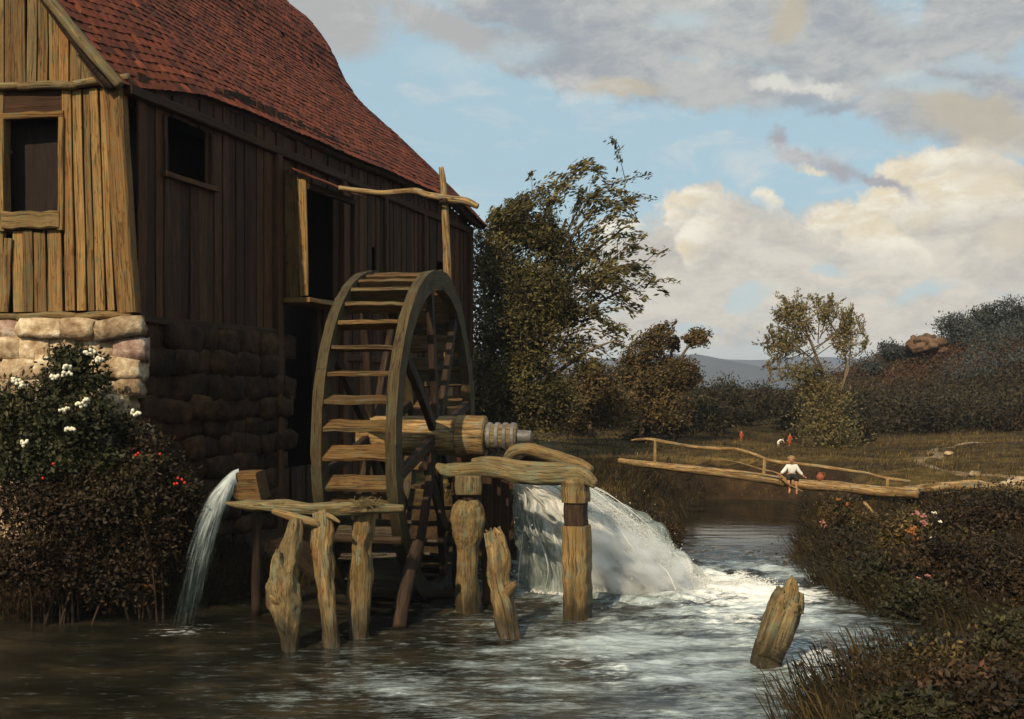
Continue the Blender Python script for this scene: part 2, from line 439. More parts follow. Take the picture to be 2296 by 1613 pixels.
M['log'] = mat_wood('bridge_log', [(0.22, (0.060, 0.030, 0.010)), (0.42, (0.20, 0.118, 0.044)), (0.6, (0.37, 0.24, 0.10)), (0.8, (0.60, 0.44, 0.22))], grain=(26, 26, 1.6), vary=0.2, bstr=0.8, patch=((0.24, 0.22, 0.15), (0.17, 0.085, 0.035)))
M['dark_wood'] = mat_wood('wet_shade_wood', [(0.3, (0.012, 0.007, 0.004)), (0.5, (0.032, 0.018, 0.009)), (0.75, (0.066, 0.038, 0.018))], vary=0.4, crack=(0.006, 0.004, 0.003))  # damp timber; on the spokes its darkness stands for shade
M['interior'] = mat_wood('interior_wood', [(0.3, (0.010, 0.006, 0.005)), (0.7, (0.022, 0.013, 0.010))], vary=0.2)  # near-black colour carries the darkness inside the openings
M['iron'] = mat_mottle('rusty_iron', [(0.35, (0.05, 0.035, 0.025)), (0.6, (0.16, 0.15, 0.14)), (0.75, (0.32, 0.30, 0.27))], 9, rough=0.5, spec=0.5)
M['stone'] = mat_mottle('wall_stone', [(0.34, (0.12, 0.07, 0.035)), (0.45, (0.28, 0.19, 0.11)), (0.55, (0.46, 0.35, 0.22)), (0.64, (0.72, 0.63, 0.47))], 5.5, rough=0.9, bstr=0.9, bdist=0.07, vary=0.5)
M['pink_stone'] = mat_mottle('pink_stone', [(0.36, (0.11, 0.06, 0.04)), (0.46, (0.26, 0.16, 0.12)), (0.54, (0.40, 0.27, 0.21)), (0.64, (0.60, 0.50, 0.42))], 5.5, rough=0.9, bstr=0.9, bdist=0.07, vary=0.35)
M['brown_stone'] = mat_mottle('brown_stone', [(0.36, (0.009, 0.004, 0.0018)), (0.5, (0.031, 0.0145, 0.005)), (0.66, (0.088, 0.044, 0.015))], 3.8, rough=0.9, bstr=0.9, bdist=0.07, vary=0.5)  # brown rubble of the long wall, its shade put into the colour
M['mortar'] = mat_mottle('mortar', [(0.3, (0.06, 0.04, 0.022)), (0.7, (0.17, 0.115, 0.065))], 6, bstr=0.5)
M['tile'] = mat_mottle('clay_tile', [(0.36, (0.022, 0.009, 0.005)), (0.44, (0.066, 0.018, 0.009)), (0.55, (0.145, 0.035, 0.015)), (0.68, (0.26, 0.066, 0.028))], 1.6, rough=0.9, bstr=0.6, bdist=0.05, vary=0.4, scale2=0.24)
M['bark'] = mat_mottle('bark', [(0.3, (0.05, 0.035, 0.02)), (0.55, (0.14, 0.10, 0.06)), (0.75, (0.26, 0.20, 0.13))], 6, stretch=(1, 1, 0.3), vary=0.2)
# ------------------------------------------------------------------ terrain and water
rng = np.random.default_rng(7)
POND = np.array([(-45, 5), (2.6, 5), (3.1, 10), (3.8, 15.0), (4.4, 16.4), (5.6, 18), (7.0, 19), (8.6, 19.7), (9.0, 20.5), (8.1, 21.4),
                 (7.5, 22.6), (7.2, 25.7), (7.9, 29.8), (9, 33), (10, 36.5), (11.2, 42), (11.3, 44.5), (9, 45.6), (7.4, 44.2), (6.7, 42), (5.9, 38),
                 (5.3, 34.5), (4.7, 31.4), (3.3, 29.4), (0.5, 28.7), (-1, 30.3), (-4.0, 30), (-4.8, 25.4), (-6.9, 23.1), (-10, 21.9),
                 (-16, 20.6), (-45, 19)], dtype=np.float64)

def pond_sd(x, y):
    """signed distance to the water's edge, > 0 on land"""
    px, py = np.asarray(x, float), np.asarray(y, float)
    d = np.full(px.shape, 1e9); inside = np.zeros(px.shape, bool); n = len(POND)
    for i in range(n):
        ax, ay = POND[i]; bx, by = POND[(i + 1) % n]
        ex, ey = bx - ax, by - ay
        t = np.clip(((px - ax) * ex + (py - ay) * ey) / (ex * ex + ey * ey), 0, 1)
        d = np.minimum(d, np.hypot(px - ax - t * ex, py - ay - t * ey))
        c = (ay > py) != (by > py)
        inside ^= c & (px < (ex * (py - ay) / (ey if abs(ey) > 1e-9 else 1e-9) + ax))
    return np.where(inside, -d, d)

def ssn(v, a, b):
    t = np.clip((v - a) / (b - a), 0, 1); return t * t * (3 - 2 * t)

_wv = [(rng.uniform(-1, 1), rng.uniform(-1, 1), rng.uniform(0, 6.3)) for _ in range(60)]
def lumps(x, y, f, k0=0, k=14):
    s = 0
    for a, b, p in _wv[k0:k0 + k]: s = s + np.sin((a * x + b * y) * f * 2.2 + p)
    return s / math.sqrt(k)

def ground_h(x, y):
    x, y = np.asarray(x, float), np.asarray(y, float)
    sd = pond_sd(x, y)
    right = ssn(x, 1.5, 3.0) * (1 - ssn(y, 31, 36))
    spit = right * (1 - ssn(y, 18.8, 20.6))
    steep = 1.55 * ssn(sd, -0.1, 2.0)
    slope = 0.18 * ssn(sd, -0.1, 0.5) + 1.5 * ssn(sd, 0.2, 7.5)
    low = 0.16 * ssn(sd, -0.1, 0.5) + 0.75 * ssn(sd, 0.4, 6.0)
    h = steep * (1 - right) + slope * right
    h = h * (1 - spit) + low * spit
    mill = (1 - ssn(x, -6, -3)) * (1 - ssn(y, 40, 46))
    h = h * (1 - mill) + mill * (0.9 * ssn(sd, -0.1, 1.6))
    far = ssn(y, 45, 60)
    h = h + ssn(sd, 0.5, 4) * (0.10 * lumps(x, y, 0.55) + 0.05 * lumps(x, y, 1.7, 14))
    h = h + far * 0.18 * lumps(x, y, 0.12, 30)
    # the scrubby hill on the right
    hx = (x - 36 - 0.05 * (y - 130)); rise = 0.60 * 0.5 * (hx + np.sqrt(hx * hx + 30))
    rise = 19 * (1 - np.exp(-rise / 19)) * ssn(y, 72, 126) * (1 - 0.9 * ssn(y, 128, 230)) * (1 - ssn(x, 150, 320))
    h = h + rise * (1 + 0.05 * lumps(x, y, 0.12, 40))
    bed = -np.clip(-sd, 0, 1.4) * 0.75
    return np.where(sd < -0.1, bed, h)

def gz(x, y): return float(ground_h(np.array([x]), np.array([y]))[0])

def grid_mesh(name, xs, ys, hf):
    X, Y = np.meshgrid(xs, ys); Z = hf(X.ravel(), Y.ravel())
    V = np.stack([X.ravel(), Y.ravel(), Z], 1); nx, ny = len(xs), len(ys)
    i = np.arange(nx - 1)[None, :] + nx * np.arange(ny - 1)[:, None]; i = i.ravel()
    return mesh_np(name, V, np.stack([i, i + 1, i + nx + 1, i + nx], 1))

def axis(parts): return np.unique(np.concatenate([np.arange(a, b, s) for a, b, s in parts]))

def mat_ground():
    m, nt, b = mat_base('ground_earth_and_grass')
    v = vec_from('pos', (1, 1, 1)); vs = vec_from('pos', (0.35, 1.3, 1))
    n1 = S(noise_node(v, 1.7, 8, 0.62).outputs['Fac']); n2 = S(noise_node(vs, 0.22, 5, 0.6).outputs['Fac']); n3 = S(noise_node(v, 9, 5, 0.6).outputs['Fac'])
    gr = ramp(n2 * 0.6 + n1 * 0.4, [(0.36, (0.014, 0.009, 0.004)), (0.46, (0.040, 0.027, 0.009)), (0.55, (0.090, 0.060, 0.018)), (0.66, (0.19, 0.12, 0.036))])
    er = ramp(n1 * 0.6 + n3 * 0.4, [(0.35, (0.014, 0.009, 0.005)), (0.55, (0.042, 0.025, 0.012)), (0.7, (0.075, 0.045, 0.02))])
    geo = nt.nodes.new('ShaderNodeNewGeometry'); sp = nt.nodes.new('ShaderNodeSeparateXYZ'); nt.links.new(geo.outputs['Position'], sp.inputs[0])
    sn = nt.nodes.new('ShaderNodeSeparateXYZ'); nt.links.new(geo.outputs['True Normal'], sn.inputs[0])
    turf = sstep(S(sp.outputs[2]) + (n1 - 0.5) * 0.8, 0.75, 1.35) * sstep(S(sn.outputs[2]), 0.72, 0.9) * sstep(S(sp.outputs[1]), 26.0, 34.0)
    c = mixc(turf, er, gr)
    nt.links.new(c.s, b.inputs['Base Color']); b.inputs['Roughness'].default_value = 0.95; b.inputs['Specular IOR Level'].default_value = 0.1
    bump(nt, b, n1 * 0.5 + n3 * 0.5, 0.8, 0.12)
    return m
M['ground'] = mat_ground()

xs = axis([(-3500, -400, 300), (-400, -60, 40), (-60, -14, 2), (-14, 22, 0.25), (22, 70, 1.0), (70, 200, 6), (200, 600, 60), (600, 3600, 300)])
ys = axis([(-400, 0, 40), (0, 14, 1.5), (14, 50, 0.25), (50, 100, 1.0), (100, 210, 3), (210, 600, 30), (600, 3900, 250)])
set_props(link('ground', grid_mesh('ground', xs, ys, ground_h), M['ground']), kind='structure')

def ray_ground(px, py):
    ys = np.linspace(14, 160, 3000); x = (px - CX) / F * ys; z = H - (py - HZ) / F * ys; g = ground_h(x, ys); k = np.argmax(g >= z)
    return Vector((x[k], ys[k], g[k]))

# far blue hills: real ridges, kilometres of air in front of them
def hills():
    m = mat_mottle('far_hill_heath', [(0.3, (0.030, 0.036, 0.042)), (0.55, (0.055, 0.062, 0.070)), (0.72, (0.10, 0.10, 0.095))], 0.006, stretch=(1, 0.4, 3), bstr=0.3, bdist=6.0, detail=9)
    def ridge(prof, Y, depth, seed):
        px = np.array([p[0] for p in prof], float); pz = np.array([H - (p[1] - HZ) / F * Y for p in prof])
        X = (px - CX) / F * Y
        xs = np.linspace(X[0], X[-1], 150); yy = np.linspace(-1, 1, 40)
        GX, GY = np.meshgrid(xs, yy)
        top = np.interp(GX.ravel(), X, pz)
        q = GY.ravel()
        z = top * (np.cos(q * PI / 2) ** 1.3)
        n = lumps(GX.ravel() / Y * 700, q * 260, 0.035, seed, 12) * 0.05 + lumps(GX.ravel() / Y * 700, q * 260, 0.11, seed, 14) * 0.02
        z = z * (1 + n * (1 - np.abs(q) * 0.5)) - 1.0
        V = np.stack([GX.ravel(), Y + q * depth, z], 1); nx = 150
        i = (np.arange(nx - 1)[None, :] + nx * np.arange(39)[:, None]).ravel()
        o = link('hills', mesh_np('hills', V, np.stack([i, i + 1, i + nx + 1, i + nx], 1)), m)
        set_props(o, kind='structure')
    ridge([(200, 862), (700, 830), (1100, 806), (1270, 803), (1400, 806), (1500, 799), (1640, 806), (1760, 803), (1900, 806), (2050, 815), (2400, 830), (2900, 864)], 2600, 500, 0)
    ridge([(1150, 866), (1260, 842), (1400, 822), (1480, 804), (1555, 797), (1640, 812), (1720, 828), (1800, 838), (1900, 850), (2050, 866)], 1700, 380, 16)
hills()

# the pond: a rippled sheet, finer near the viewer
wr = np.random.default_rng(11)
WAVES = []
for lam, amp, k in ((2.6, 0.010, 8), (1.2, 0.010, 14), (0.60, 0.0095, 24), (0.32, 0.0056, 30)):
    for _ in range(k):
        a = wr.normal(1.35, 0.5); l = lam * wr.uniform(0.7, 1.4)
        WAVES.append((2 * PI / l * math.cos(a), 2 * PI / l * math.sin(a), wr.uniform(0, 6.28), amp * wr.uniform(0.5, 1.3) / math.sqrt(k) * 1.9))
FALL = np.array([2.7, 26.4])            # where the race strikes the pond
def water_h(x, y):
    d = np.hypot(x - FALL[0], (y - FALL[1]))
    k = 0.55 + 1.5 * np.exp(-(d / 4.5) ** 2) + 0.5 * np.exp(-((x - 4.0) / 3.0) ** 2) - 0.35 * ssn(-x, 2.5, 6.5) - 0.75 * ssn(y, 28.5, 34)
    calm = np.clip(k, 0.06, 3); s = np.zeros_like(x)
    far = np.clip(22 / np.maximum(y, 1), 0.3, 1)
    for kx, ky, p, a in WAVES: s += a * np.sin(kx * x + ky * y + p)
    s = s + 0.35 * np.abs(s)
    # rings running out from the fall
    s += 0.018 * np.exp(-d / 3.0) * np.sin(d * 6.5 + lumps(x, y, 0.7) * 1.3)
    return s * calm
def mat_water():
    m, nt, b = mat_base('pond_water')
    nt.nodes.remove(b)
    at = nt.nodes.new('ShaderNodeAttribute'); at.attribute_name = 'foam'; foam = S(at.outputs['Fac'])
    v = vec_from('pos', (0.9, 3.4, 1)); n1 = S(noise_node(v, 2.2, 8, 0.68).outputs['Fac']); n2 = S(noise_node(vec_from('pos', (1.0, 2.2, 1)), 8, 5, 0.6).outputs['Fac'])
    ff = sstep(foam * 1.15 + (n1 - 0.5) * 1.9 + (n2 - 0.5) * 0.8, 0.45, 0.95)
    bm = nt.nodes.new('ShaderNodeBump'); bm.inputs['Strength'].default_value = 0.35; bm.inputs['Distance'].default_value = 0.05
    nt.links.new((n2 * 0.6 + n1 * 0.5).s, bm.inputs['Height'])
    gp = nt.nodes.new('ShaderNodeNewGeometry'); gs = nt.nodes.new('ShaderNodeSeparateXYZ'); nt.links.new(gp.outputs['Position'], gs.inputs[0])
    nt.links.new((0.35 - sstep(S(gs.outputs[1]), 28.5, 34.0) * 0.30).s, bm.inputs['Strength'])     # still water upstream, under the bridge
    bed = ramp(S(noise_node(vec_from('pos', (0.7, 1.1, 1)), 0.9, 6, 0.6).outputs['Fac']), [(0.3, (0.005, 0.005, 0.0035)), (0.52, (0.016, 0.015, 0.009)), (0.72, (0.046, 0.034, 0.018))])
    aer_sheen = nt.nodes.new('ShaderNodeAttribute'); aer_sheen.attribute_name = 'air'                     # bubbles by the fall; farther out, sky reflection put into the colour
    bed = mixc(sstep(S(aer_sheen.outputs['Fac']) + (n1 - 0.5) * 1.6 + (n2 - 0.5) * 0.5, 0.10, 1.0), bed, (0.46, 0.53, 0.53))
    df = nt.nodes.new('ShaderNodeBsdfDiffuse'); nt.links.new(bed.s, df.inputs[0])
    gl = nt.nodes.new('ShaderNodeBsdfGlossy'); gl.inputs['Roughness'].default_value = 0.03; nt.links.new(bm.outputs[0], gl.inputs['Normal'])
    fr = nt.nodes.new('ShaderNodeFresnel'); fr.inputs['IOR'].default_value = 1.5; nt.links.new(bm.outputs[0], fr.inputs['Normal'])
    mx = nt.nodes.new('ShaderNodeMixShader'); nt.links.new(fr.outputs[0], mx.inputs[0]); nt.links.new(df.outputs[0], mx.inputs[1]); nt.links.new(gl.outputs[0], mx.inputs[2])
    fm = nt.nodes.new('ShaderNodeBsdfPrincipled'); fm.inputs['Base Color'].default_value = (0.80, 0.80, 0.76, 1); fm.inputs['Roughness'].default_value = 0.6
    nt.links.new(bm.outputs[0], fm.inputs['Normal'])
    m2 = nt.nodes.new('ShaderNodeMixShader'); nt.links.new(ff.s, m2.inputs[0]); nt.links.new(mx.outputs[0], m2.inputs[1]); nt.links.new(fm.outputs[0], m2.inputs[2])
    nt.links.new(m2.outputs[0], nt.nodes['Material Output'].inputs['Surface'])
    return m
M['water'] = mat_water()
def pond():
    ys = [5.0]
    while ys[-1] < 47: ys.append(ys[-1] + max(0.05, 0.00012 * ys[-1] ** 2) * (4 if ys[-1] < 14 else 1))
    ys = np.array(ys); t = np.concatenate([np.linspace(-1.6, -0.52, 40), np.linspace(-0.5, 0.56, 560)])
    T, Y = np.meshgrid(t, ys); X = T * Y; x, y = X.ravel(), Y.ravel()
    z = water_h(x, y)
    # foam: boiling under the fall, drawn out downstream towards the viewer and the right bank
    dx, dy = x - FALL[0], y - FALL[1]
    boil = np.exp(-((dx + 0.2) / 2.0) ** 2 - (dy / 1.6) ** 2) * 1.15
    u = (x - 3.4); tail = np.exp(-((x - 5.0) / 2.1) ** 2 - ((y - 24.8) / 2.4) ** 2) * 1.02
    str_ = np.exp(-((x - 4.6 + 0.16 * (y - 22)) / 1.7) ** 2 - ((y - 20.8) / 4.0) ** 2) * 0.74
    near = np.maximum(np.exp(-((x - 2.2) / 3.0) ** 2 - ((y - 18.6) / 3.6) ** 2) * 0.30, np.exp(-((x + 0.3) / 3.0) ** 2 - ((y - 16.8) / 2.4) ** 2) * 0.30)  # glints on the near water, painted as white streaks in the foam mask
    sp = np.exp(-((x + 6.25) / 0.8) ** 2 - ((y - 20.8) / 0.7) ** 2) * 0.42
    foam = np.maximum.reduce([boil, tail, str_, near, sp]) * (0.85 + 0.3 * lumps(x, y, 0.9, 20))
    air = np.maximum.reduce([np.exp(-((x - 3.2) / 3.2) ** 2 - ((y - 25.5) / 3.0) ** 2), 0.95 * np.exp(-((x - 4.9) / 2.5) ** 2 - ((y - 23.5) / 5.0) ** 2), 0.6 * np.exp(-((x - 6.6) / 1.8) ** 2 - ((y - 27.5) / 2.8) ** 2), 0.78 * np.exp(-((x - 2.6) / 3.6) ** 2 - ((y - 19.0) / 4.5) ** 2), 0.46 * np.exp(-((x + 0.2) / 3.6) ** 2 - ((y - 17.0) / 3.4) ** 2)])  # the wide outer patches paint sky sheen onto the pool
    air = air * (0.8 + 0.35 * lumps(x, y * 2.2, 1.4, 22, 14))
    V = np.stack([x, y, z], 1); nx, ny = len(t), len(ys)
    i = (np.arange(nx - 1)[None, :] + nx * np.arange(ny - 1)[:, None]).ravel()
    fc = np.stack([i, i + 1, i + nx + 1, i + nx], 1)
    keep = pond_sd(x, y)[fc].min(1) < 0.5
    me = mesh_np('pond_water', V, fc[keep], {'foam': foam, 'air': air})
    set_props(link('pond_water', me, M['water']), kind='structure')
pond()

# ------------------------------------------------------------------ falling water
def mat_fall(name, white, dens, tint=(0.30, 0.36, 0.34), glow=0.2):
    m, nt, b = mat_base(name)
    v = vec_from('g', (9, 1.3, 9)); n = S(noise_node(v, 1.6, 6, 0.62).outputs['Fac'])
    v2 = vec_from('g', (26, 2.2, 26)); n2 = S(noise_node(v2, 1.6, 4, 0.6).outputs['Fac'])
    at = nt.nodes.new('ShaderNodeAttribute'); at.attribute_name = 'rnd'; w = S(at.outputs['Fac'])
    k = n * 0.55 + n2 * 0.45
    c = ramp(k * 1.25 - 0.12 + (w - 0.5) * 0.95, [(0.22, tint), (0.40, tuple(0.5 * (a + b_) for a, b_ in zip(tint, white))), (0.54, white)])
    nt.links.new(c.s, b.inputs['Base Color']); b.inputs['Roughness'].default_value = 0.35
    bump(nt, b, k, 0.6, 0.04)
    tl = nt.nodes.new('ShaderNodeBsdfTranslucent'); nt.links.new(c.s, tl.inputs[0]); m1 = nt.nodes.new('ShaderNodeMixShader'); m1.inputs[0].default_value = glow   # light soaking through froth
    nt.links.new(b.outputs[0], m1.inputs[1]); nt.links.new(tl.outputs[0], m1.inputs[2])
    tr = nt.nodes.new('ShaderNodeBsdfTransparent'); mx = nt.nodes.new('ShaderNodeMixShader')
    op = sstep(k * 1.0 + (w - 0.5) * 0.9, dens[0], dens[1])
    nt.links.new(op.s, mx.inputs[0]); nt.links.new(tr.outputs[0], mx.inputs[1]); nt.links.new(m1.outputs[0], mx.inputs[2])
    nt.links.new(mx.outputs[0], nt.nodes['Material Output'].inputs['Surface'])
    return m
M['fall'] = mat_fall('white_water', (0.94, 0.93, 0.88), (0.04, 0.40), (0.34, 0.40, 0.37), 0.5)
M['spout_water'] = mat_fall('spout_water', (0.52, 0.58, 0.57), (0.12, 0.55), (0.045, 0.070, 0.070))
M['spray'] = mat_mottle('spray_drops', [(0.3, (0.66, 0.68, 0.65)), (0.7, (0.86, 0.86, 0.81))], 3, rough=0.4, bstr=0.0)

def mat_drop():
    m, nt, b = mat_base('white_drops'); b.inputs['Base Color'].default_value = (0.92, 0.92, 0.88, 1); b.inputs['Roughness'].default_value = 0.4
    tl = nt.nodes.new('ShaderNodeBsdfTranslucent'); tl.inputs[0].default_value = (0.92, 0.92, 0.88, 1); mx = nt.nodes.new('ShaderNodeMixShader'); mx.inputs[0].default_value = 0.5
    nt.links.new(b.outputs[0], mx.inputs[1]); nt.links.new(tl.outputs[0], mx.inputs[2]); nt.links.new(mx.outputs[0], nt.nodes['Material Output'].inputs['Surface'])
    return m
M['drop'] = mat_drop()
def drops(pts, rad):
    """one little six-pointed drop per point"""
    o = np.array([(1, 0, 0), (-1, 0, 0), (0, 1, 0), (0, -1, 0), (0, 0, 1), (0, 0, -1)], float)
    f = np.array([(0, 2, 4), (2, 1, 4), (1, 3, 4), (3, 0, 4), (2, 0, 5), (1, 2, 5), (3, 1, 5), (0, 3, 5)])
    V = (pts[:, None, :] + o[None] * rad[:, None, None]).reshape(-1, 3)
    return V, (f[None] + 6 * np.arange(len(pts))[:, None, None]).reshape(-1, 3)

LIP = Vector((-0.05, 25.6, 2.50))
def ribbons(P0, vel, t0, t1, w, rs, nseg=12, wob=0.05, g=9.81):
    """threads of water thrown from P0 with velocity vel between times t0 and t1"""
    n = len(P0); u = np.linspace(0, 1, nseg + 1)[None, :]; T = t0[:, None] + (t1 - t0)[:, None] * u
    C = P0[:, None, :] + vel[:, None, :] * T[..., None]; C[..., 2] -= 0.5 * g * T * T
    ph = rs.uniform(0, 6.28, (n, 3)); k = rs.uniform(4, 11, (n, 3))
    C = C + np.sin(k[:, None, :] * T[..., None] * 2.2 + ph[:, None, :]) * wob * T[..., None] * 1.5
    d = unit_(rs.normal(size=(n, 3))); ww = (w[:, None] * np.sin(np.clip(u, 0.02, 0.98) * PI) ** 0.6)[..., None]
    A = C + d[:, None, :] * ww; B = C - d[:, None, :] * ww
    V = np.stack([A, B], 2).reshape(n, (nseg + 1) * 2, 3)
    i = 2 * np.arange(nseg); f = np.stack([i, i + 1, i + 3, i + 2], 1)
    F_ = (f[None] + ((nseg + 1) * 2 * np.arange(n))[:, None, None]).reshape(-1, 4)
    G_ = np.stack([np.zeros((n, nseg + 1, 2)) + rs.uniform(0, 40, (n, 1, 1)), np.repeat((T * 3)[..., None], 2, 2), np.zeros((n, nseg + 1, 2))], -1).reshape(-1, 3)
    return V.reshape(-1, 3), F_, G_, (nseg + 1) * 2
def unit_(a): return a / np.maximum(np.linalg.norm(a, axis=-1, keepdims=True), 1e-9)

def race_fall():
    rr = np.random.default_rng(5); G = 9.81
    Vs, Fs, Gs, Rs = [], [], [], []; base = 0
    ns, ntm = 56, 60; s = np.linspace(0, 1, ns); tt = np.linspace(0, 1, ntm)
    for L in range(6):                                   # sheets one behind another across the width of the chute
        y0 = 24.75 + L * 0.36
        SS, TT = np.meshgrid(s, tt)
        n = lumps(SS * 9 + L * 3.1, TT * 2.4, 1.0, 3 * L, 12); n2 = lumps(SS * 26 + L, TT * 9, 1.0, 2 * L + 8, 12); n3 = lumps(SS * 50 + L, TT * 24, 1.0, 2 * L + 3, 14)
        v = 0.25 + 5.0 * SS ** 0.8 + 0.25 * L * SS + 0.10 * n
        vz = 0.15 * SS
        T = TT * (vz + np.sqrt(vz * vz + 2 * G * 2.55)) / G
        X = LIP.x + 0.02 * L + v * T; Z = LIP.z + 0.05 + vz * T - 0.5 * G * T * T
        k = TT ** 0.8
        Yy = y0 + 0.09 * n * k + 0.09 * n2 * k + 0.06 * n3 * k - 0.35 * k * SS * (L < 3)
        X = X + (0.08 * n2 + 0.06 * n3) * k; Z = Z + (0.06 * n + 0.07 * n2 + 0.06 * n3) * k * (0.3 + SS)
        Vs.append(np.stack([X.ravel(), Yy.ravel(), Z.ravel()], 1)); Gs.append(np.stack([SS.ravel() * 2.4 + L * 5, TT.ravel() * 2.6, 0 * SS.ravel() + L], 1))
        edge = ssn(SS.ravel() + 0.10 * n2.ravel() * TT.ravel(), 0.74, 1.0)
        Rs.append(np.clip(0.02 + 0.66 * SS.ravel() ** 0.7 + 0.34 * (1 - TT.ravel()) ** 1.5 + 0.05 * L - 0.75 * edge, 0, 1.1))
        i = (np.arange(ns - 1)[None, :] + ns * np.arange(ntm - 1)[:, None]).ravel() + base
        Fs.append(np.stack([i, i + 1, i + ns + 1, i + ns], 1)); base += ns * ntm
    # threads: the torn body and skin of the jet
    n = 900; s_ = rr.beta(1.5, 1.1, n); vx = 0.3 + 5.35 * s_ ** 0.8 + rr.normal(0, 0.18, n)
    P0 = np.stack([np.full(n, LIP.x) + rr.normal(0, 0.05, n), 24.62 + rr.uniform(0, 2.15, n), LIP.z + rr.uniform(-0.05, 0.16, n)], 1)
    vel = np.stack([vx, rr.normal(-0.12, 0.35, n) * s_, rr.normal(0.1, 0.22, n) * s_], 1)
    tf = (vel[:, 2] + np.sqrt(vel[:, 2] ** 2 + 2 * G * (P0[:, 2]))) / G
    t0 = tf * rr.uniform(0, 0.85, n) * (rr.random(n) < 0.75); t1 = np.minimum(t0 + tf * rr.uniform(0.2, 0.6, n), tf)
    V, f_, g_, k = ribbons(P0, vel, t0, t1, rr.lognormal(-4.4, 0.6, n), rr, wob=0.09)
    Vs.append(V); Fs.append(f_ + base); Gs.append(g_); Rs.append(np.repeat(0.62 + 0.4 * s_, k)); base += len(V)
    # water thrown up again where it strikes
    n = 260; P0 = np.stack([FALL[0] + 0.1 + rr.normal(0, 0.75, n), FALL[1] - 0.7 + rr.normal(0, 0.65, n), np.zeros(n)], 1)
    vel = np.stack([rr.normal(1.4, 0.9, n), rr.normal(-0.3, 0.6, n), np.abs(rr.normal(1.2, 0.4, n))], 1); tf = 2 * vel[:, 2] / G
    V, f_, g_, k = ribbons(P0, vel, tf * rr.uniform(0, .2, n), tf * rr.uniform(0.25, .6, n), rr.lognormal(-4.2, 0.4, n), rr, nseg=8)
    Vs.append(V); Fs.append(f_ + base); Gs.append(g_); Rs.append(np.full(len(V), 0.9)); base += len(V)
    me = mesh_np('waterfall', np.concatenate(Vs), np.concatenate(Fs), {'g': np.concatenate(Gs), 'rnd': np.concatenate(Rs)})
    set_props(link('waterfall', me, M['fall']), kind='structure')
    # flying drops
    n = 32000
    s = rr.beta(2.6, 1.0, n); T = rr.beta(3.5, 1.4, n); v = 0.3 + 5.5 * s ** 0.8 + rr.normal(0, 0.2, n)
    tf = T * math.sqrt(2 * G * 2.55) / G
    p = np.stack([LIP.x + v * tf + rr.normal(0, 0.10, n), 24.6 + rr.uniform(0, 2.3, n) - 0.3 * T, LIP.z + 0.1 - 0.5 * G * tf ** 2 + np.abs(rr.normal(0, 0.16, n)) * T], 1)
    m = 30000
    q = np.stack([FALL[0] + 0.35 + rr.normal(0, 0.95, m), FALL[1] - 0.5 + rr.normal(0, 0.75, m), np.zeros(m)], 1)
    hh = 0.85 * np.exp(-((q[:, 0] - 2.9) / 1.2) ** 2); q[:, 2] = np.abs(rr.normal(0, 0.6, m)) * hh
    pts = np.concatenate([p, q]); rad = rr.lognormal(-5.0, 0.45, len(pts))
    V, f = drops(pts, rad)
    set_props(link('spray', mesh_np('spray', V, f), M['drop']), kind='stuff')
    # fine mist hanging round the foot of the fall
    mm = bpy.data.materials.new('mist'); mm.use_nodes = True; nt = mm.node_tree; S.nt = nt; nt.nodes.remove(nt.nodes['Principled BSDF'])
    pv = nt.nodes.new('ShaderNodeVolumePrincipled'); pv.inputs['Color'].default_value = (0.96, 0.97, 0.97, 1); pv.inputs['Anisotropy'].default_value = 0.2
    tc = nt.nodes.new('ShaderNodeTexCoord'); ln = nt.nodes.new('ShaderNodeVectorMath'); ln.operation = 'LENGTH'; nt.links.new(tc.outputs['Object'], ln.inputs[0])
    ns_ = S(noise_node(S(tc.outputs['Object']), 3.4, 6, 0.66).outputs['Fac'])
    dn = sstep(1.0 - S(ln.outputs['Value']) + (ns_ - 0.5) * 2.0, 0.08, 0.85) * 11.0
    nt.links.new(dn.s, pv.inputs['Density']); nt.links.new(pv.outputs[0], nt.nodes['Material Output'].inputs['Volume'])
    mb = MB(); ball(mb, (0, 0, 0), 1.0, seg=20, rings=14, rough=0.0); o = mb.build('mist', mm); set_props(o, kind='stuff')
    o.location = (2.55, 24.85, 0.62); o.scale = (2.1, 1.25, 1.0); o.rotation_euler = (0, R(27), 0)
    # heaped froth: thousands of small bubbles piled where the jet strikes
    m = 30000
    x = FALL[0] + 0.2 + rr.normal(0, 1.05, m); y = FALL[1] - 0.6 + rr.normal(0, 0.7, m)
    hp = 0.42 * np.exp(-((x - 3.0) / 1.1) ** 2 - ((y - 25.8) / 0.9) ** 2) * (0.7 + 0.5 * lumps(x, y, 2.6, 10))
    V, f = drops(np.stack([x, y, hp * rr.uniform(0.4, 1.0, m)], 1), rr.uniform(0.012, 0.04, m))
    set_props(link('foam', mesh_np('foam', V, f), M['drop']), kind='stuff')
race_fall()

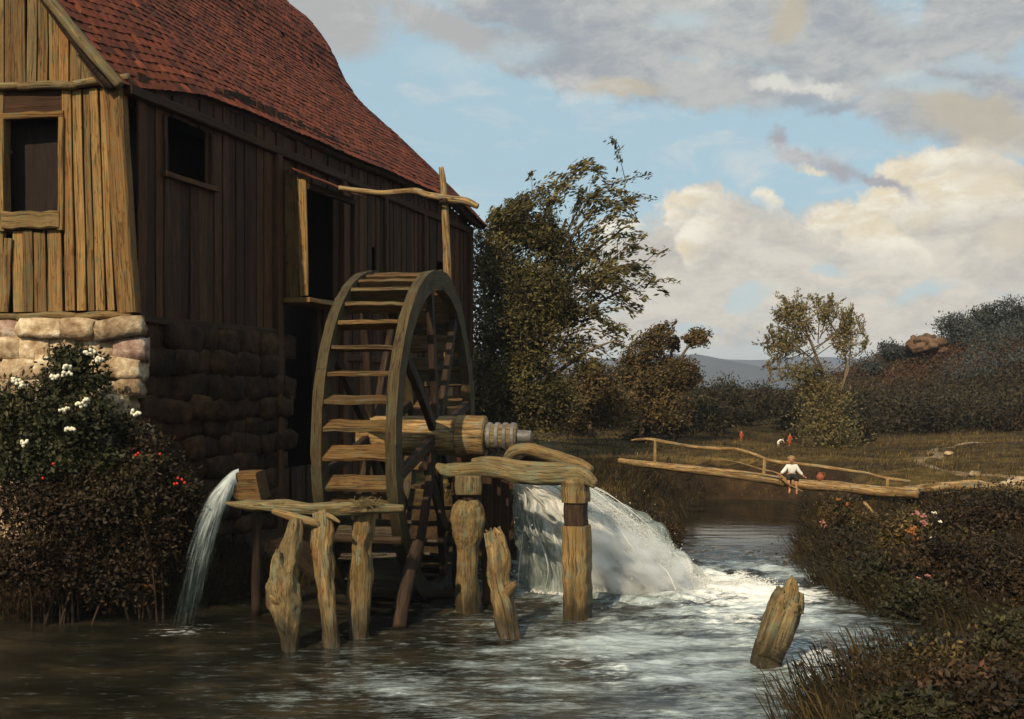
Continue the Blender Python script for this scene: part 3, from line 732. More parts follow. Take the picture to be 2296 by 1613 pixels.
def spout_fall():
    rr = np.random.default_rng(9); Vs, Fs, Gs, Rs = [], [], [], []; base = 0
    Y0 = 21.6; top = P(524, 1076, Y0); bot = P(408, 1352, 20.9)
    top_r = P(512, 1100, Y0)
    T1 = math.sqrt(2 * (top.z) / 9.81); vx = (bot.x - top.x) / T1
    for L in range(3):
        u = np.linspace(0, 1, 22); tt = np.linspace(0, 1, 60); U, TT = np.meshgrid(u, tt)
        T = TT * T1
        sp = 0.15 + 0.14 * TT                                   # half width, opening out
        off = (U - 0.5) * 2
        X = top.x + 0.10 + vx * T * (1 - 0.14 * off) + off * sp * (0.15 + 0.85 * ssn(TT, 0.0, 0.35))
        Z = top.z + 0.05 - 0.5 * 9.81 * T * T - (1 - ssn(TT, 0, 0.3)) * off * 0.16
        n = lumps(U * 8 + L * 4, TT * 2.2, 1.0, 4 * L, 12)
        Yy = Y0 - 0.12 + L * 0.11 - 0.10 * np.cos(off * 1.5) + (bot.y - Y0) * TT + 0.05 * n * TT
        Vs.append(np.stack([X.ravel() + 0.03 * n.ravel() * TT.ravel(), Yy.ravel(), Z.ravel()], 1))
        Gs.append(np.stack([U.ravel() * 0.9 + L * 3, TT.ravel() * 2.2, 0 * U.ravel()], 1))
        Rs.append(np.clip(0.86 - 0.74 * TT.ravel() ** 0.5 - 0.3 * np.abs(off.ravel()) ** 3, 0, 1))
        i = (np.arange(21)[None, :] + 22 * np.arange(59)[:, None]).ravel() + base
        Fs.append(np.stack([i, i + 1, i + 23, i + 22], 1)); base += 22 * 60
    me = mesh_np('spout_stream', np.concatenate(Vs), np.concatenate(Fs), {'g': np.concatenate(Gs), 'rnd': np.concatenate(Rs)})
    set_props(link('spout_stream', me, M['spout_water']), kind='structure')
spout_fall()
# ------------------------------------------------------------------ the mill
C0 = Vector((-8.10, 23.0, 0)); SD = Vector((6.36, 20.7, 0)).normalized(); SN = Vector((SD.y, -SD.x, 0))      # long wall: direction and outward normal
FE = Vector((-0.995, 0.10, 0)); FN = Vector((-0.10, -0.995, 0))                                           # gable wall going left
LEN = 21.65; SILL = 6.10
mill = thing('watermill', 'tall timber mill with red clay tiled roof on a rubble stone base', 'watermill', (C0.x, C0.y, 0.6))
def fw(s, z, out=0.0): return C0 + FE * s + FN * out + Vector((0, 0, z))
def sw(t, z, out=0.0): return C0 + SD * t + SN * out + Vector((0, 0, z))
prs = random.Random(3)

def bd(name, mat, p0, p1, w, t, wdir, seed, parent=mill, **k):
    mb = MB(); beam(mb, p0, p1, w, t, wdir, seed=seed, rnd=(seed * 0.6180339) % 1.0, **k); return mb.build(name, M[mat], parent, smooth=False)

def quad_box(mb, a, b, c, d, thick):
    """slab: four corners and a thickness vector"""
    q = [Vector(v) for v in (a, b, c, d)]; t = Vector(thick)
    V = [tuple(v) for v in q] + [tuple(v + t) for v in q]
    return mb.add(V, [[0, 1, 2, 3], [7, 6, 5, 4], [0, 4, 5, 1], [1, 5, 6, 2], [2, 6, 7, 3], [3, 7, 4, 0]])

# dark shell behind the boards: back, far gable, floor of the loft
mb = MB()
quad_box(mb, sw(0.6, 0.2, -1.1), sw(LEN - .3, 0.2, -1.1), sw(LEN - .3, 11.0, -1.1), sw(0.6, 11.0, -1.1), -SN * 0.2)
quad_box(mb, fw(0.6, 0.2, -1.3), fw(13.4, 0.2, -1.3), fw(13.4, 11, -1.3), fw(0.6, 11, -1.3), -FN * 0.2)
quad_box(mb, fw(13.5, 0.2, -0.4), fw(13.5, 0.2, 0) + SD * LEN, fw(13.5, 11, 0) + SD * LEN, fw(13.5, 11, -0.4), FE * -0.2)
quad_box(mb, sw(LEN - .15, 0.2, -0.2), sw(LEN - .15, 0.2, -0.2) + FE * 12.6, sw(LEN - .15, 11, -0.2) + FE * 12.6, sw(LEN - .15, 11, -0.2), SD * -0.2)
quad_box(mb, fw(0.4, 10.86, -0.3), fw(13, 10.86, -0.3), fw(13, 10.86, -0.3) + SD * (LEN - 1), sw(LEN - 1, 10.86, -0.3), (0, 0, 0.1))
mb.build('wall_core', M['interior'], mill, smooth=False)

# gable wall boards below the tie beam; the window opening lies at s 1.36..2.62, z 8.3..10.22
WX0, WX1, WZ0, WZ1 = 1.37, 2.60, 8.32, 10.22
def front_board(s0, s1, z0, z1, k, lean=0.0):
    sm, wd = (s0 + s1) / 2, abs(s1 - s0) - 0.012
    bd('plank', 'plank', fw(sm - lean * 0.9, z0, 0.03 + 0.02 * (k % 3)), fw(sm + lean * 0.1, z1, 0.03 + 0.02 * (k % 3)), wd, 0.07, FE, k, rings=3, jit=0.010, w2=wd * prs.uniform(0.9, 1.0))
k = 10
for s0, s1, ln in ((0.36, 0.52, .19), (0.53, 0.74, .16), (0.75, 0.90, .13), (0.91, 1.12, .11), (1.13, 1.35, .09)):
    front_board(s0, s1, SILL + 0.12, 10.86, k, ln); k += 1
for s0, s1 in ((1.36, 1.70), (1.71, 1.98), (1.99, 2.20), (2.21, 2.46)):
    front_board(s0, s1, SILL + 0.10, 7.93 - prs.uniform(0, 0.06), k, 0.02); k += 1
bd('plank', 'plank', fw(2.60, SILL + 0.1, 0.10), fw(2.50, 7.75, 0.12), 0.16, 0.05, FE, k, jit=0.01); k += 1
for i in range(18):
    s = 2.62 + i * 0.3; front_board(s, s + 0.29, SILL + 0.10, 10.86, k); k += 1
# the corner post, leaning out at its foot
bd('corner_post', 'plank', fw(-0.10, SILL + 0.06, 0.06), fw(0.20, 10.92, 0.06), 0.40, 0.34, FE, 4, rings=8, jit=0.018)
# window: lintel, jambs, sill timber, near-black panel standing in for the unlit inside
win = bd('window', 'interior', fw(1.98, WZ0 - 0.05, -0.42), fw(1.98, WZ1 + 0.05, -0.42), 1.5, 0.06, FE, 5)
bd('lintel', 'plank', fw(WX1 + 0.12, WZ1 + 0.10, 0.08), fw(WX0 - 0.08, WZ1 + 0.13, 0.08), 0.13, 0.13, (0, 0, 1), 16, win, rings=6, jit=0.012)
bd('lintel_board', 'dark_plank', fw(WX1 + 0.4, WZ1 + 0.40, 0.03), fw(WX0 - 0.02, WZ1 + 0.42, 0.03), 0.46, 0.08, (0, 0, 1), 17, win)
bd('jamb', 'plank', fw(WX1 + 0.05, 7.9, 0.02), fw(WX1 + 0.05, WZ1 + 0.05, 0.02), 0.12, 0.3, FE, 18, win)
bd('jamb', 'plank', fw(WX0 - 0.03, 7.9, 0.03), fw(WX0 - 0.03, WZ1 + 0.05, 0.03), 0.11, 0.3, FE, 23, win)
bd('sill', 'plank', fw(WX1 + 0.02, 8.12, 0.09), fw(WX0 - 0.02, 8.12, 0.09), 0.36, 0.22, (0, 0, 1), 19, win, rings=6, jit=0.02)
# tie beam: three rough poles end to end, and the sill log on the stones
for i, (a, b, z0, z1) in enumerate(((1.02, -0.16, 10.93, 11.06), (2.25, 0.98, 10.93, 10.91), (5.2, 2.2, 10.90, 10.94))):
    mb = MB(); tube(mb, [fw(a, z0, 0.16), fw((a + b) / 2, (z0 + z1) / 2 + 0.02, 0.18), fw(b, z1, 0.16)], [0.085, 0.10, 0.075], seg=9, rings=12, rough=0.22, seed=30 + i, freq=4)
    mb.build('tie_beam', M['post'], mill)
for i, (a, b) in enumerate(((1.0, -0.2), (2.3, 0.98), (5.0, 2.25))):
    mb = MB(); tube(mb, [fw(a, SILL - 0.02, 0.14), fw((a + b) / 2, SILL + 0.01, 0.17), fw(b, SILL, 0.14)], [0.08, 0.09, 0.07], seg=9, rings=10, rough=0.3, seed=40 + i, freq=4)
    mb.build('sill_log', M['post'], mill)
# gable boards above, cut to the slope of the verge
PITCH = 1.42
for i in range(12):
    s = 0.16 + i * 0.235 + prs.uniform(-.03, .03); wd = 0.225 * prs.uniform(0.85, 1.05); zt = 11.02 + (s - 0.02) * PITCH
    bd('gable_plank', 'plank', fw(s, 11.02, 0.02 * (i % 2)), fw(s, max(zt, 11.2), 0.02 * (i % 2)), wd, 0.06, FE, 60 + i, jit=0.01)
# rest of the gable, mostly out of the picture
mb = MB()
for i in range(22):
    s = 3.0 + i * 0.47; zt = 11.0 + min((s) * PITCH, (13.6 - s) * PITCH)
    beam(mb, fw(s, 11.0, 0.0), fw(s, zt, 0.0), 0.46, 0.08, FE, seed=90 + i, rnd=prs.random())
    if s > 7.9: beam(mb, fw(s, SILL, 0.0), fw(s, 11.0, 0.0), 0.46, 0.08, FE, seed=120 + i, rnd=prs.random())
set_props(mb.build('gable_boarding', M['plank'], mill, smooth=False), kind='stuff')

# long wall: boards hung from wall plate to stone base, with the openings left out
def side_open(t, z):
    return (1.30 < t < 3.1 and 9.35 < z < 10.6) or (6.35 < t < 8.5 and 2.4 < z < 6.9) or (7.1 < t < 9.7 and 7.0 < z < 10.3) or (12.2 < t < 12.75 and 7.3 < z < 9.0) or (18.2 < t < 18.9 and 6.0 < z < 9.2)
t = 0.30; k = 200
while t < LEN - 0.3:
    wd = prs.uniform(0.27, 0.42); tm = t + wd / 2
    base = SILL if tm < 6.3 else 0.5
    cuts = [base]; z = base; segs = []; start = None
    ztop = 11.30 + 0.60 * float(ssn(np.array(tm), 1.5, 4.5) * (1 - ssn(np.array(tm), 17.5, 20.5)))
    zz = base
    while zz < ztop:
        op = side_open(tm, zz)
        if not op and start is None: start = zz
        if op and start is not None: segs.append((start, zz)); start = None
        zz += 0.05
    if start is not None: segs.append((start, ztop))
    for a, b in segs:
        if b - a < 0.3: continue
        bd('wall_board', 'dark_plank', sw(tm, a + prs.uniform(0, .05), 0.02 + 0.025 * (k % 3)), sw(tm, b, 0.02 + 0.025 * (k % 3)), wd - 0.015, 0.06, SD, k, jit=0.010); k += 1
    t += wd
# posts and rails standing proud of the long wall
for tt, w_, z0 in ((6.2, 0.26, 0.6), (10.1, 0.24, 0.6), (13.2, 0.22, 5.6), (16.6, 0.24, 5.6), (LEN - 0.12, 0.30, 0.6)):
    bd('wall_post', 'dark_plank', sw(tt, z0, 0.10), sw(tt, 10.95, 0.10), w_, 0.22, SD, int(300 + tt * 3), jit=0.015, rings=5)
bd('wall_rail', 'dark_plank', sw(0.3, SILL - 0.02, 0.09), sw(6.4, SILL - 0.06, 0.09), 0.16, 0.16, (0, 0, 1), 330, jit=0.02, rings=6)
bd('wall_rail', 'dark_plank', sw(9.8, 5.5, 0.09), sw(LEN, 5.5, 0.09), 0.2, 0.16, (0, 0, 1), 331, jit=0.02, rings=6)
bd('wall_plate', 'dark_plank', sw(-0.1, 10.82, 0.12), sw(LEN, 10.82, 0.12), 0.22, 0.22, (0, 0, 1), 332, jit=0.02, rings=8)
for tt, z0, z1, w_ in ((1.25, 9.30, 10.6, 0.12), (3.12, 9.30, 10.6, 0.12)):
    bd('window_jamb', 'dark_plank', sw(tt, z0, 0.06), sw(tt, z1, 0.06), w_, 0.16, SD, int(340 + tt * 2))
bd('window_sill', 'dark_plank', sw(1.15, 9.30, 0.10), sw(3.25, 9.30, 0.10), 0.12, 0.22, (0, 0, 1), 346, rings=4)
# hoist bay with its own strip of tiles: a lit cheek towards the viewer, an open dark mouth, a sill board
bay = bd('hoist_bay', 'dark_plank', sw(6.75, 6.86, 0.02), sw(6.75, 10.38, 0.02), 0.10, 0.16, SN, 350, rings=4)
for i in range(3):
    o = 0.14 + i * 0.25
    bd('cheek_board', 'plank', sw(6.78 - 0.10 * i, 7.0 + 0.02 * i, o + 0.06), sw(6.66 - .02 * i, 10.42 - 0.14 * i, o - 0.02), 0.25, 0.06, SN, 351 + i, bay, jit=0.014, rings=4)
bd('bay_sill', 'plank', sw(6.6, 6.93, 0.42), sw(9.7, 6.93, 0.42), 0.86, 0.13, SN, 356, bay, jit=0.015, rings=4)
bd('bay_post', 'dark_plank', sw(9.55, 6.95, 0.72), sw(9.55, 10.0, 0.72), 0.16, 0.16, SD, 357, bay)
bd('bay_head', 'dark_plank', sw(6.65, 9.98, 0.74), sw(9.65, 9.98, 0.74), 0.18, 0.14, (0, 0, 1), 358, bay)
for i in range(9):
    for j in range(2):
        tt = 6.55 + i * 0.36
        a = sw(tt, 10.46 - j * 0.17, 0.30 + j * 0.38); 
        bd('bay_tile', 'tile', a, a + SN * 0.46 - Vector((0, 0, 0.22)), 0.34, 0.035, SD, 360 + i * 2 + j, bay, jit=0.012, rings=1)
# doorway frame under the bay
bd('door_jamb', 'dark_plank', sw(6.40, 0.6, 0.06), sw(6.40, 6.8, 0.06), 0.18, 0.2, SD, 380, rings=4)
bd('door_jamb', 'dark_plank', sw(8.46, 0.6, 0.06), sw(8.46, 6.8, 0.06), 0.18, 0.2, SD, 381, rings=4)

# rubble base: every stone its own piece
stone_meshes = {}
def stone_mesh(kind, i):
    if (kind, i) not in stone_meshes:
        mb = MB(); rs = random.Random(i * 7 + len(kind)); V = []; f = []
        n = 5
        idx = {}
        def vid(p):
            key = tuple(round(c, 4) for c in p)
            if key not in idx:
                q = Vector(p); s = max(abs(q.x), abs(q.y), abs(q.z)); e = q.normalized() * s
                q = q * 0.74 + e * 0.32
                q += Vector(mnoise.noise_vector(q * 0.9 + Vector((i * 9.1, 3, 0)))) * 0.26 + Vector(mnoise.noise_vector(q * 2.3 + Vector((i * 4.1, 7, 0)))) * 0.14
                idx[key] = len(V); V.append(tuple(q * 0.5))
            return idx[key]
        st = [-1, -0.33, 0.33, 1]
        for ax in range(3):
            for sgn in (-1, 1):
                for a in range(3):
                    for b in range(3):
                        cs = [(st[a], st[b]), (st[a + 1], st[b]), (st[a + 1], st[b + 1]), (st[a], st[b + 1])]
                        if sgn < 0: cs = cs[::-1]
                        q = []
                        for c in cs:
                            p = [0, 0, 0]; p[ax] = sgn; p[(ax + 1) % 3] = c[0]; p[(ax + 2) % 3] = c[1]; q.append(vid(p))
                        f.append(q)
        mb.add(V, f); me = mb.mesh('stone'); me.materials.append(M[kind]); stone_meshes[(kind, i)] = me
    return stone_meshes[(kind, i)]
srs = random.Random(21)
def lay(orig, along, out, length, z0, z1, kinds, course=0.46, wmin=0.55, wmax=1.25, first=0.0):
    z = z1; row = 0
    while z > z0:
        h = course * srs.uniform(0.78, 1.25); a = -srs.uniform(0, 0.35) - first
        while a < length:
            w_ = srs.uniform(wmin, wmax); kd = srs.choices([q[0] for q in kinds], [q[1] for q in kinds])[0]
            me = stone_mesh(kd, srs.randrange(7))
            c = orig + along * (a + w_ / 2) + out * srs.uniform(-0.10, 0.04) + Vector((0, 0, z - h / 2 + srs.uniform(-.04, .04)))
            B = Matrix((along.to_3d(), -out.to_3d(), Vector((0, 0, 1)))).transposed().to_4x4()
            rot = Matrix.Rotation(srs.uniform(-0.14, 0.14), 4, 'Y') @ Matrix.Rotation(srs.choice((0, PI)), 4, 'Z')
            MM = Matrix.Translation(c) @ B @ rot @ Matrix.Diagonal((w_ * 1.04, 0.55 * srs.uniform(0.85, 1.15), h * 1.10, 1))
            link('stone', me, None, mill, MM); a += w_
        z -= h; row += 1
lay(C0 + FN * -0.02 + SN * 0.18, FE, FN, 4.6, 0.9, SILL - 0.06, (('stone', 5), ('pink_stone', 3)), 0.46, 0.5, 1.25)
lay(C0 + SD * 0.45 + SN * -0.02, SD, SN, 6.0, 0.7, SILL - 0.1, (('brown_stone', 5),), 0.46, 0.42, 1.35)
mb = MB()
quad_box(mb, fw(-0.1, 0.2, -0.06), fw(13.4, 0.2, -0.06), fw(13.4, SILL - 0.08, -0.06), fw(-0.1, SILL - 0.08, -0.06), -FN * 0.5)
quad_box(mb, sw(0.1, 0.2, -0.07), sw(6.3, 0.2, -0.07), sw(6.3, SILL - 0.08, -0.07), sw(0.1, SILL - 0.08, -0.07), -SN * 0.5)
mb.build('mortar_core', M['mortar'], mill, smooth=False)

# ------------------------------------------------------------------ roof
FARV = [P(x, y, 43.9) for x, y in ((1090, 507), (1040, 452), (990, 402), (930, 342), (880, 293), (830, 250), (800, 221), (770, 178), (745, 122), (722, 81), (690, 42), (650, 11), (600, -34), (540, -85), (480, -130))]
NEARV = [P(262, 182, 22.55), Vector((-16.3, 22.6, 22.4))]
ZN = Vector((0, 0, 1))
_L = [0]
for a, b in zip(FARV[:-1], FARV[1:]): _L.append(_L[-1] + (b - a).length)
_L = [q / _L[-1] for q in _L]
def farv(v):
    for i in range(len(FARV) - 1):
        if v <= _L[i + 1] or i == len(FARV) - 2:
            u = (v - _L[i]) / (_L[i + 1] - _L[i]); return FARV[i].lerp(FARV[i + 1], u)
def roof_pt(u, v):
    a = NEARV[0].lerp(NEARV[1], v) + Vector((0, 0, -0.25 * math.sin(PI * min(v * 1.0, 1))))
    p = a.lerp(farv(v), u)
    lift = 0.52 * ssn(np.array(u), 0.0, 0.16) * (1 - ssn(np.array(u), 0.86, 1.0))
    p = p + ZN * (float(lift) * (1 - v) ** 2.5)
    p += ZN * (0.05 * mnoise.noise(Vector((u * 9, v * 7, 0.3))) - 0.10 * math.sin(PI * u) * math.sin(PI * v))
    return p
NU, NV = 60, 44
mb = MB(); V = []; G = []
for j in range(NV + 1):
    for i in range(NU + 1):
        p = roof_pt(i / NU, j / NV) - (SN * 0.78 + ZN * 0.62) * (0.09 if j < 9 else 0.03); V.append(tuple(p)); G.append((i * .3, j * .3, 0))
nrm = SN * 0.78 + ZN * 0.62
V += [tuple(Vector(p) - nrm * 0.20) for p in V]; n0 = (NU + 1) * (NV + 1); f = []
for j in range(NV):
    for i in range(NU):
        a = j * (NU + 1) + i; q = [a, a + 1, a + NU + 2, a + NU + 1]; f.append(q); f.append([x + n0 for x in q[::-1]])
for i in range(NU):
    a = i; f.append([a, a + n0, a + n0 + 1, a + 1])
for j in range(NV):
    a = j * (NU + 1); b = a + NU + 1; f.append([a, b, b + n0, a + n0]); a += NU; b += NU; f.append([a, a + n0, b + n0, b])
mb.add(V, f, G + G)
roof = mb.build('roof', M['dark_wood'], mill)
mb = MB()                                            # the slope facing away
lw = FE * 13.9
e0, e1 = C0 + lw + Vector((-0.8, -0.4, 10.7)), C0 + SD * LEN + lw + Vector((0, 0, 10.7))
r0, r1 = roof_pt(0, 1), roof_pt(1, 1)
quad_box(mb, r0, e0, e1, r1, (0, 0, -0.25)); mb.build('rear_slope', M['tile'], mill, smooth=False)
# tiles: the three hundred nearest ones in sight are pieces, the rest are joined
tiles = []; trs = random.Random(77)
ulen = (roof_pt(1, 0.3) - roof_pt(0, 0.3)).length; vlen = sum((roof_pt(0.5, (i + 1) / 20) - roof_pt(0.5, i / 20)).length for i in range(20))
nr, nc = int(vlen / 0.29), int(ulen / 0.27)
def tile_geo(seed):
    rs = random.Random(seed); w2, L, t = 0.132, 0.40, 0.022
    b = lambda: rs.uniform(-.006, .006)
    top = [(-w2 + b(), 0, 0.028), (0, 0, 0.040 + b()), (w2 + b(), 0, 0.028), (-w2 + b(), L + b(), 0.002), (0, L + .02 + b(), 0.012), (w2 + b(), L + b(), 0.002)]
    bot = [(x, y, z - t) for x, y, z in top]
    f = [[0, 1, 4, 3], [1, 2, 5, 4], [9, 10, 7, 6], [10, 11, 8, 7], [0, 6, 7, 1], [1, 7, 8, 2], [3, 9, 6, 0], [2, 8, 11, 5], [4, 10, 9, 3], [5, 11, 10, 4]]
    return top + bot, f
TG = [tile_geo(i) for i in range(8)]
TM = []
for i, (tv, tf) in enumerate(TG):
    b_ = MB(); b_.add(tv, tf); me = b_.mesh('tile', smooth=False); me.materials.append(M['tile']); TM.append(me)
for r in range(nr):
    v = (r + 0.2) / nr
    for c in range(nc + 1):
        u = (c + (0.5 if r % 2 else 0.0)) / nc + trs.uniform(-.0012, .0012)
        if u > 1.0: continue
        if trs.random() < 0.004: continue
        vv = min(max(v + trs.uniform(-.0012, .0012) - (0.012 if r == 0 else 0), 0), 0.985)
        p = roof_pt(u, vv); pu = roof_pt(min(u + 0.01, 1), vv) - roof_pt(max(u - 0.01, 0), vv); pv = roof_pt(u, min(vv + 0.015, 1)) - roof_pt(u, max(vv - 0.015, 0))
        X = pu.normalized(); N = X.cross(pv).normalized()
        if N.z < 0: N = -N
        Y = N.cross(X)
        rot = Matrix.Rotation(trs.gauss(0, 0.035), 3, 'Z') @ Matrix.Rotation(trs.gauss(0, 0.018), 3, 'X')
        B = Matrix((X, Y, N)).transposed() @ rot
        MM = Matrix.Translation(p + N * (0.012 + abs(trs.gauss(0, .006))) - Y * 0.06) @ B.to_4x4()
        qx, qy = CX + p.x / p.y * F, HZ - (p.z - H) / p.y * F
        tiles.append((p.length if (0 < qx < 2296 and 0 < qy < 1613) else 1e3 + p.length, trs.randrange(8), MM))
tiles.sort(key=lambda q: q[0])
for _, g, MM in tiles[:300]: link('tile', TM[g], None, roof, MM)
for g in range(1):
    A = [np.array(TG[q][0]) for q in range(8)]; fq = np.array(TG[0][1])
    V = []; Fq = []; rn = []; off = 0
    for _, gi, MM in tiles[300:]:
        m3 = np.array(MM); V.append(A[gi] @ m3[:3, :3].T + m3[:3, 3]); Fq.append(fq + off); off += 12; rn.append(np.full(12, trs.random()))
    me = mesh_np('tile_field', np.concatenate(V), np.concatenate(Fq), {'rnd': np.concatenate(rn), 'g': np.concatenate(V)}, smooth=False)
    set_props(link('tile_field', me, M['tile'], roof), kind='stuff')
# verge timbers: the near barge pole, the far one, rafter feet under the eave
mb = MB(); tube(mb, [roof_pt(0, 0) + Vector((0.10, -0.12, -0.14)), roof_pt(0, 0.12) + Vector((0, -0.12, -0.10)), roof_pt(0, 0.35) + Vector((0, -0.12, -0.1)), roof_pt(0, 1) + Vector((0, -.12, -.1))], [0.10, 0.12, 0.12, 0.1], seg=9, rings=40, rough=0.22, seed=5, freq=3.5)
mb.build('barge_pole', M['post'], mill)
mb = MB(); tube(mb, [roof_pt(1, v / 16) - nrm * 0.10 + SD * 0.05 for v in range(17)], 0.13, seg=8, rings=48, rough=0.15, seed=6)
mb.build('barge_pole', M['dark_wood'], mill)
for i in range(30):
    u = 0.02 + i / 30; a = roof_pt(u, 0.006) - nrm * 0.26; b = roof_pt(u, 0.09) - nrm * 0.27
    bd('rafter', 'dark_plank', a, b, 0.13, 0.14, SD, 400 + i, jit=0.01, rings=2)
# boards closing the underside of the eave, and the far gable
mb = MB()
for i in range(58):
    u = (i + 0.5) / 58; a = roof_pt(u, 0.012) - nrm * 0.34; b = roof_pt(u, 0.075) - nrm * 0.36
    mb = MB(); beam(mb, a, b, 0.37, 0.03, SD, seed=i, rings=1, rnd=(i * .37) % 1); mb.build('soffit_board', M['dark_wood'], mill, smooth=False)
mb = MB()
for i in range(28):
    s_ = 0.2 + i * 0.47; zt = 11.0 + min(s_ * 1.05, (13.4 - s_) * 1.6)
    beam(mb, sw(LEN - .1, 10.9, -0.1) + FE * s_, sw(LEN - .1, zt, -0.1) + FE * s_, 0.46, 0.08, FE, seed=i, rnd=(i * .61) % 1)
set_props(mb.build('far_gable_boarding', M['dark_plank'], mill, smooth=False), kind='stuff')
# ragged tufts and old lath hanging under the eave
mb = MB(); ers = random.Random(8)
for i in range(150):
    u = ers.uniform(0.03, 0.97); a = roof_pt(u, 0.01) - nrm * 0.24 - SN * ers.uniform(0.0, 0.5) * 1.0 - ZN * 0.06
    b = a + SD * ers.uniform(-0.35, 0.35) - ZN * ers.uniform(0.15, 0.5) - SN * ers.uniform(0, 0.2)
    tube(mb, [a, a.lerp(b, 0.5) + Vector((0, 0, ers.uniform(-.05, .1))), b], [0.05, 0.035, 0.012], seg=4, rings=3, seed=i, rnd=ers.random())
set_props(mb.build('eave_thatch', M['dark_wood'], mill), kind='stuff')

# ------------------------------------------------------------------ hoist cross standing by the far end of the eave
cross = thing('pole_cross', 'rough pole tied across with a bent horizontal pole, standing above the wheel against the roof', 'pole', (-1.9, 29.3, 0))
cy = 29.3
mb = MB(); tube(mb, [P(1006, 1000, cy), P(1003, 620, cy), P(1000, 520, cy), P(997, 450, cy), P(989, 376, cy)], [0.12, 0.11, 0.105, 0.10, 0.075], seg=9, rings=30, rough=0.25, seed=2, freq=3, jag=0.05)
mb.build('upright_pole', M['log'], cross)
mb = MB(); tube(mb, [P(760, 422, 29.6), P(850, 433, 29.5), P(925, 428, 29.3), P(960, 438, 29.2), P(1010, 448, 29.1), P(1045, 452, 29.05), P(1072, 464, 29.0)], [0.07, 0.07, 0.08, 0.09, 0.105, 0.10, 0.07], seg=9, rings=34, rough=0.25, seed=3, freq=3)
mb.build('cross_pole', M['log'], cross)
mb = MB()
for i in range(4):
    c = P(997, 446 + i * 4, 29.16); pts = [c + Vector((0.15 * math.cos(a), 0.16 * math.sin(a), 0.03 * math.sin(a + i))) for a in np.linspace(0, 2 * PI, 9)]
    tube(mb, pts, 0.014, seg=5, rings=16, seed=i)
mb.build('lashing', M['dark_wood'], cross)
# ------------------------------------------------------------------ the water wheel
WC = Vector((-1.72, 25.0, 3.50)); WS = Vector((0.169, 0.985, 0)).normalized(); WA = Vector((WS.y, -WS.x, 0))    # plane direction, axle direction (to the right)
RW, WW = 3.72, 1.52
wheel = thing('waterwheel', 'great wooden undershot wheel with stepped float boards beside the mill wall', 'water wheel', WC)
def wp(a, r, ax): return WC + WA * ax + (WS * math.cos(a) + ZN * math.sin(a)) * r
NF = 40
for side, ax in ((0, 0.0), (1, -WW)):
    for i in range(12):
        a0, a1 = 2 * PI * i / 12 + 0.12 * side, 2 * PI * (i + 1) / 12 + 0.12 * side
        mb = MB(); rs = random.Random(i + side * 40); V = []; G = []; n = 7; dr = rs.uniform(-.02, .02)
        for j in range(n + 1):
            a = a0 + (a1 - a0) * j / n
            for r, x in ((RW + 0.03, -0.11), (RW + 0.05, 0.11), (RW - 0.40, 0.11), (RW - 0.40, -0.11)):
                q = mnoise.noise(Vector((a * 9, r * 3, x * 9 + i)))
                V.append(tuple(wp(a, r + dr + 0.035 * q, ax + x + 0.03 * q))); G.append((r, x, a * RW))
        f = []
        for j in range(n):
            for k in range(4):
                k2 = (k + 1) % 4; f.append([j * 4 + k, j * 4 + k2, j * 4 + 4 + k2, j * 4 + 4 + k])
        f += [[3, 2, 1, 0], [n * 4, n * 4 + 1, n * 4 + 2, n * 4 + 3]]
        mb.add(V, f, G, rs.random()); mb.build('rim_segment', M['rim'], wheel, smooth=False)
    for i in range(8):
        a = 2 * PI * i / 8 + 0.20
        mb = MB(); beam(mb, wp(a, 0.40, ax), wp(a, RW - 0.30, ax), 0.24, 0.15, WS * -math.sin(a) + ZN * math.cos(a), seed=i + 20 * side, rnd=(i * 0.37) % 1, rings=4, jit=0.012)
        mb.build('spoke', M['dark_wood'], wheel, smooth=False)  # dark colour stands for the shade on the wheel's right face
for i in range(NF):
    a = 2 * PI * i / NF + 0.05; rs = random.Random(900 + i)
    tang = WS * -math.sin(a) + ZN * math.cos(a); rad = WS * math.cos(a) + ZN * math.sin(a)
    d = (rad + tang * 0.55).normalized()
    j = rs.uniform(-.02, .02)
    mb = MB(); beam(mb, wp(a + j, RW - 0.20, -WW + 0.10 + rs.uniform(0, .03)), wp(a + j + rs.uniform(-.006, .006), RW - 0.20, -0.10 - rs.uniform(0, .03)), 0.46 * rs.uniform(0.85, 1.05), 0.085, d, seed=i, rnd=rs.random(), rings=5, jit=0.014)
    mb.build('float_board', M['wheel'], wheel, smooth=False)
# axle: fat shaft, banded neck, iron gudgeon
def ax_tube(name, mat, a0, a1, r0, r1, seed, seg=22, rings=14, rough=0.05, **k):
    mb = MB(); tube(mb, [WC + WA * a0, WC + WA * ((a0 + a1) / 2), WC + WA * a1], [r0, (r0 + r1) / 2, r1], seg=seg, rings=rings, rough=rough, seed=seed, freq=2.5, **k)
    return mb.build(name, M[mat], wheel)
ax_tube('axle', 'log', -WW - 0.25, 1.12, 0.46, 0.44, 1, rings=30, flute=0.02)
ax_tube('axle_collar', 'log', 0.50, 1.14, 0.475, 0.47, 2, rough=0.07)
ax_tube('axle_neck', 'post', 1.12, 1.86, 0.30, 0.29, 3, rough=0.06)
for i, a in enumerate((1.20, 1.38, 1.56, 1.74)):
    ax_tube('axle_band', 'iron', a, a + 0.085, 0.325, 0.32, 10 + i, rough=0.02, rings=4)
ax_tube('gudgeon', 'iron', 1.85, 2.18, 0.16, 0.14, 20, rough=0.06)

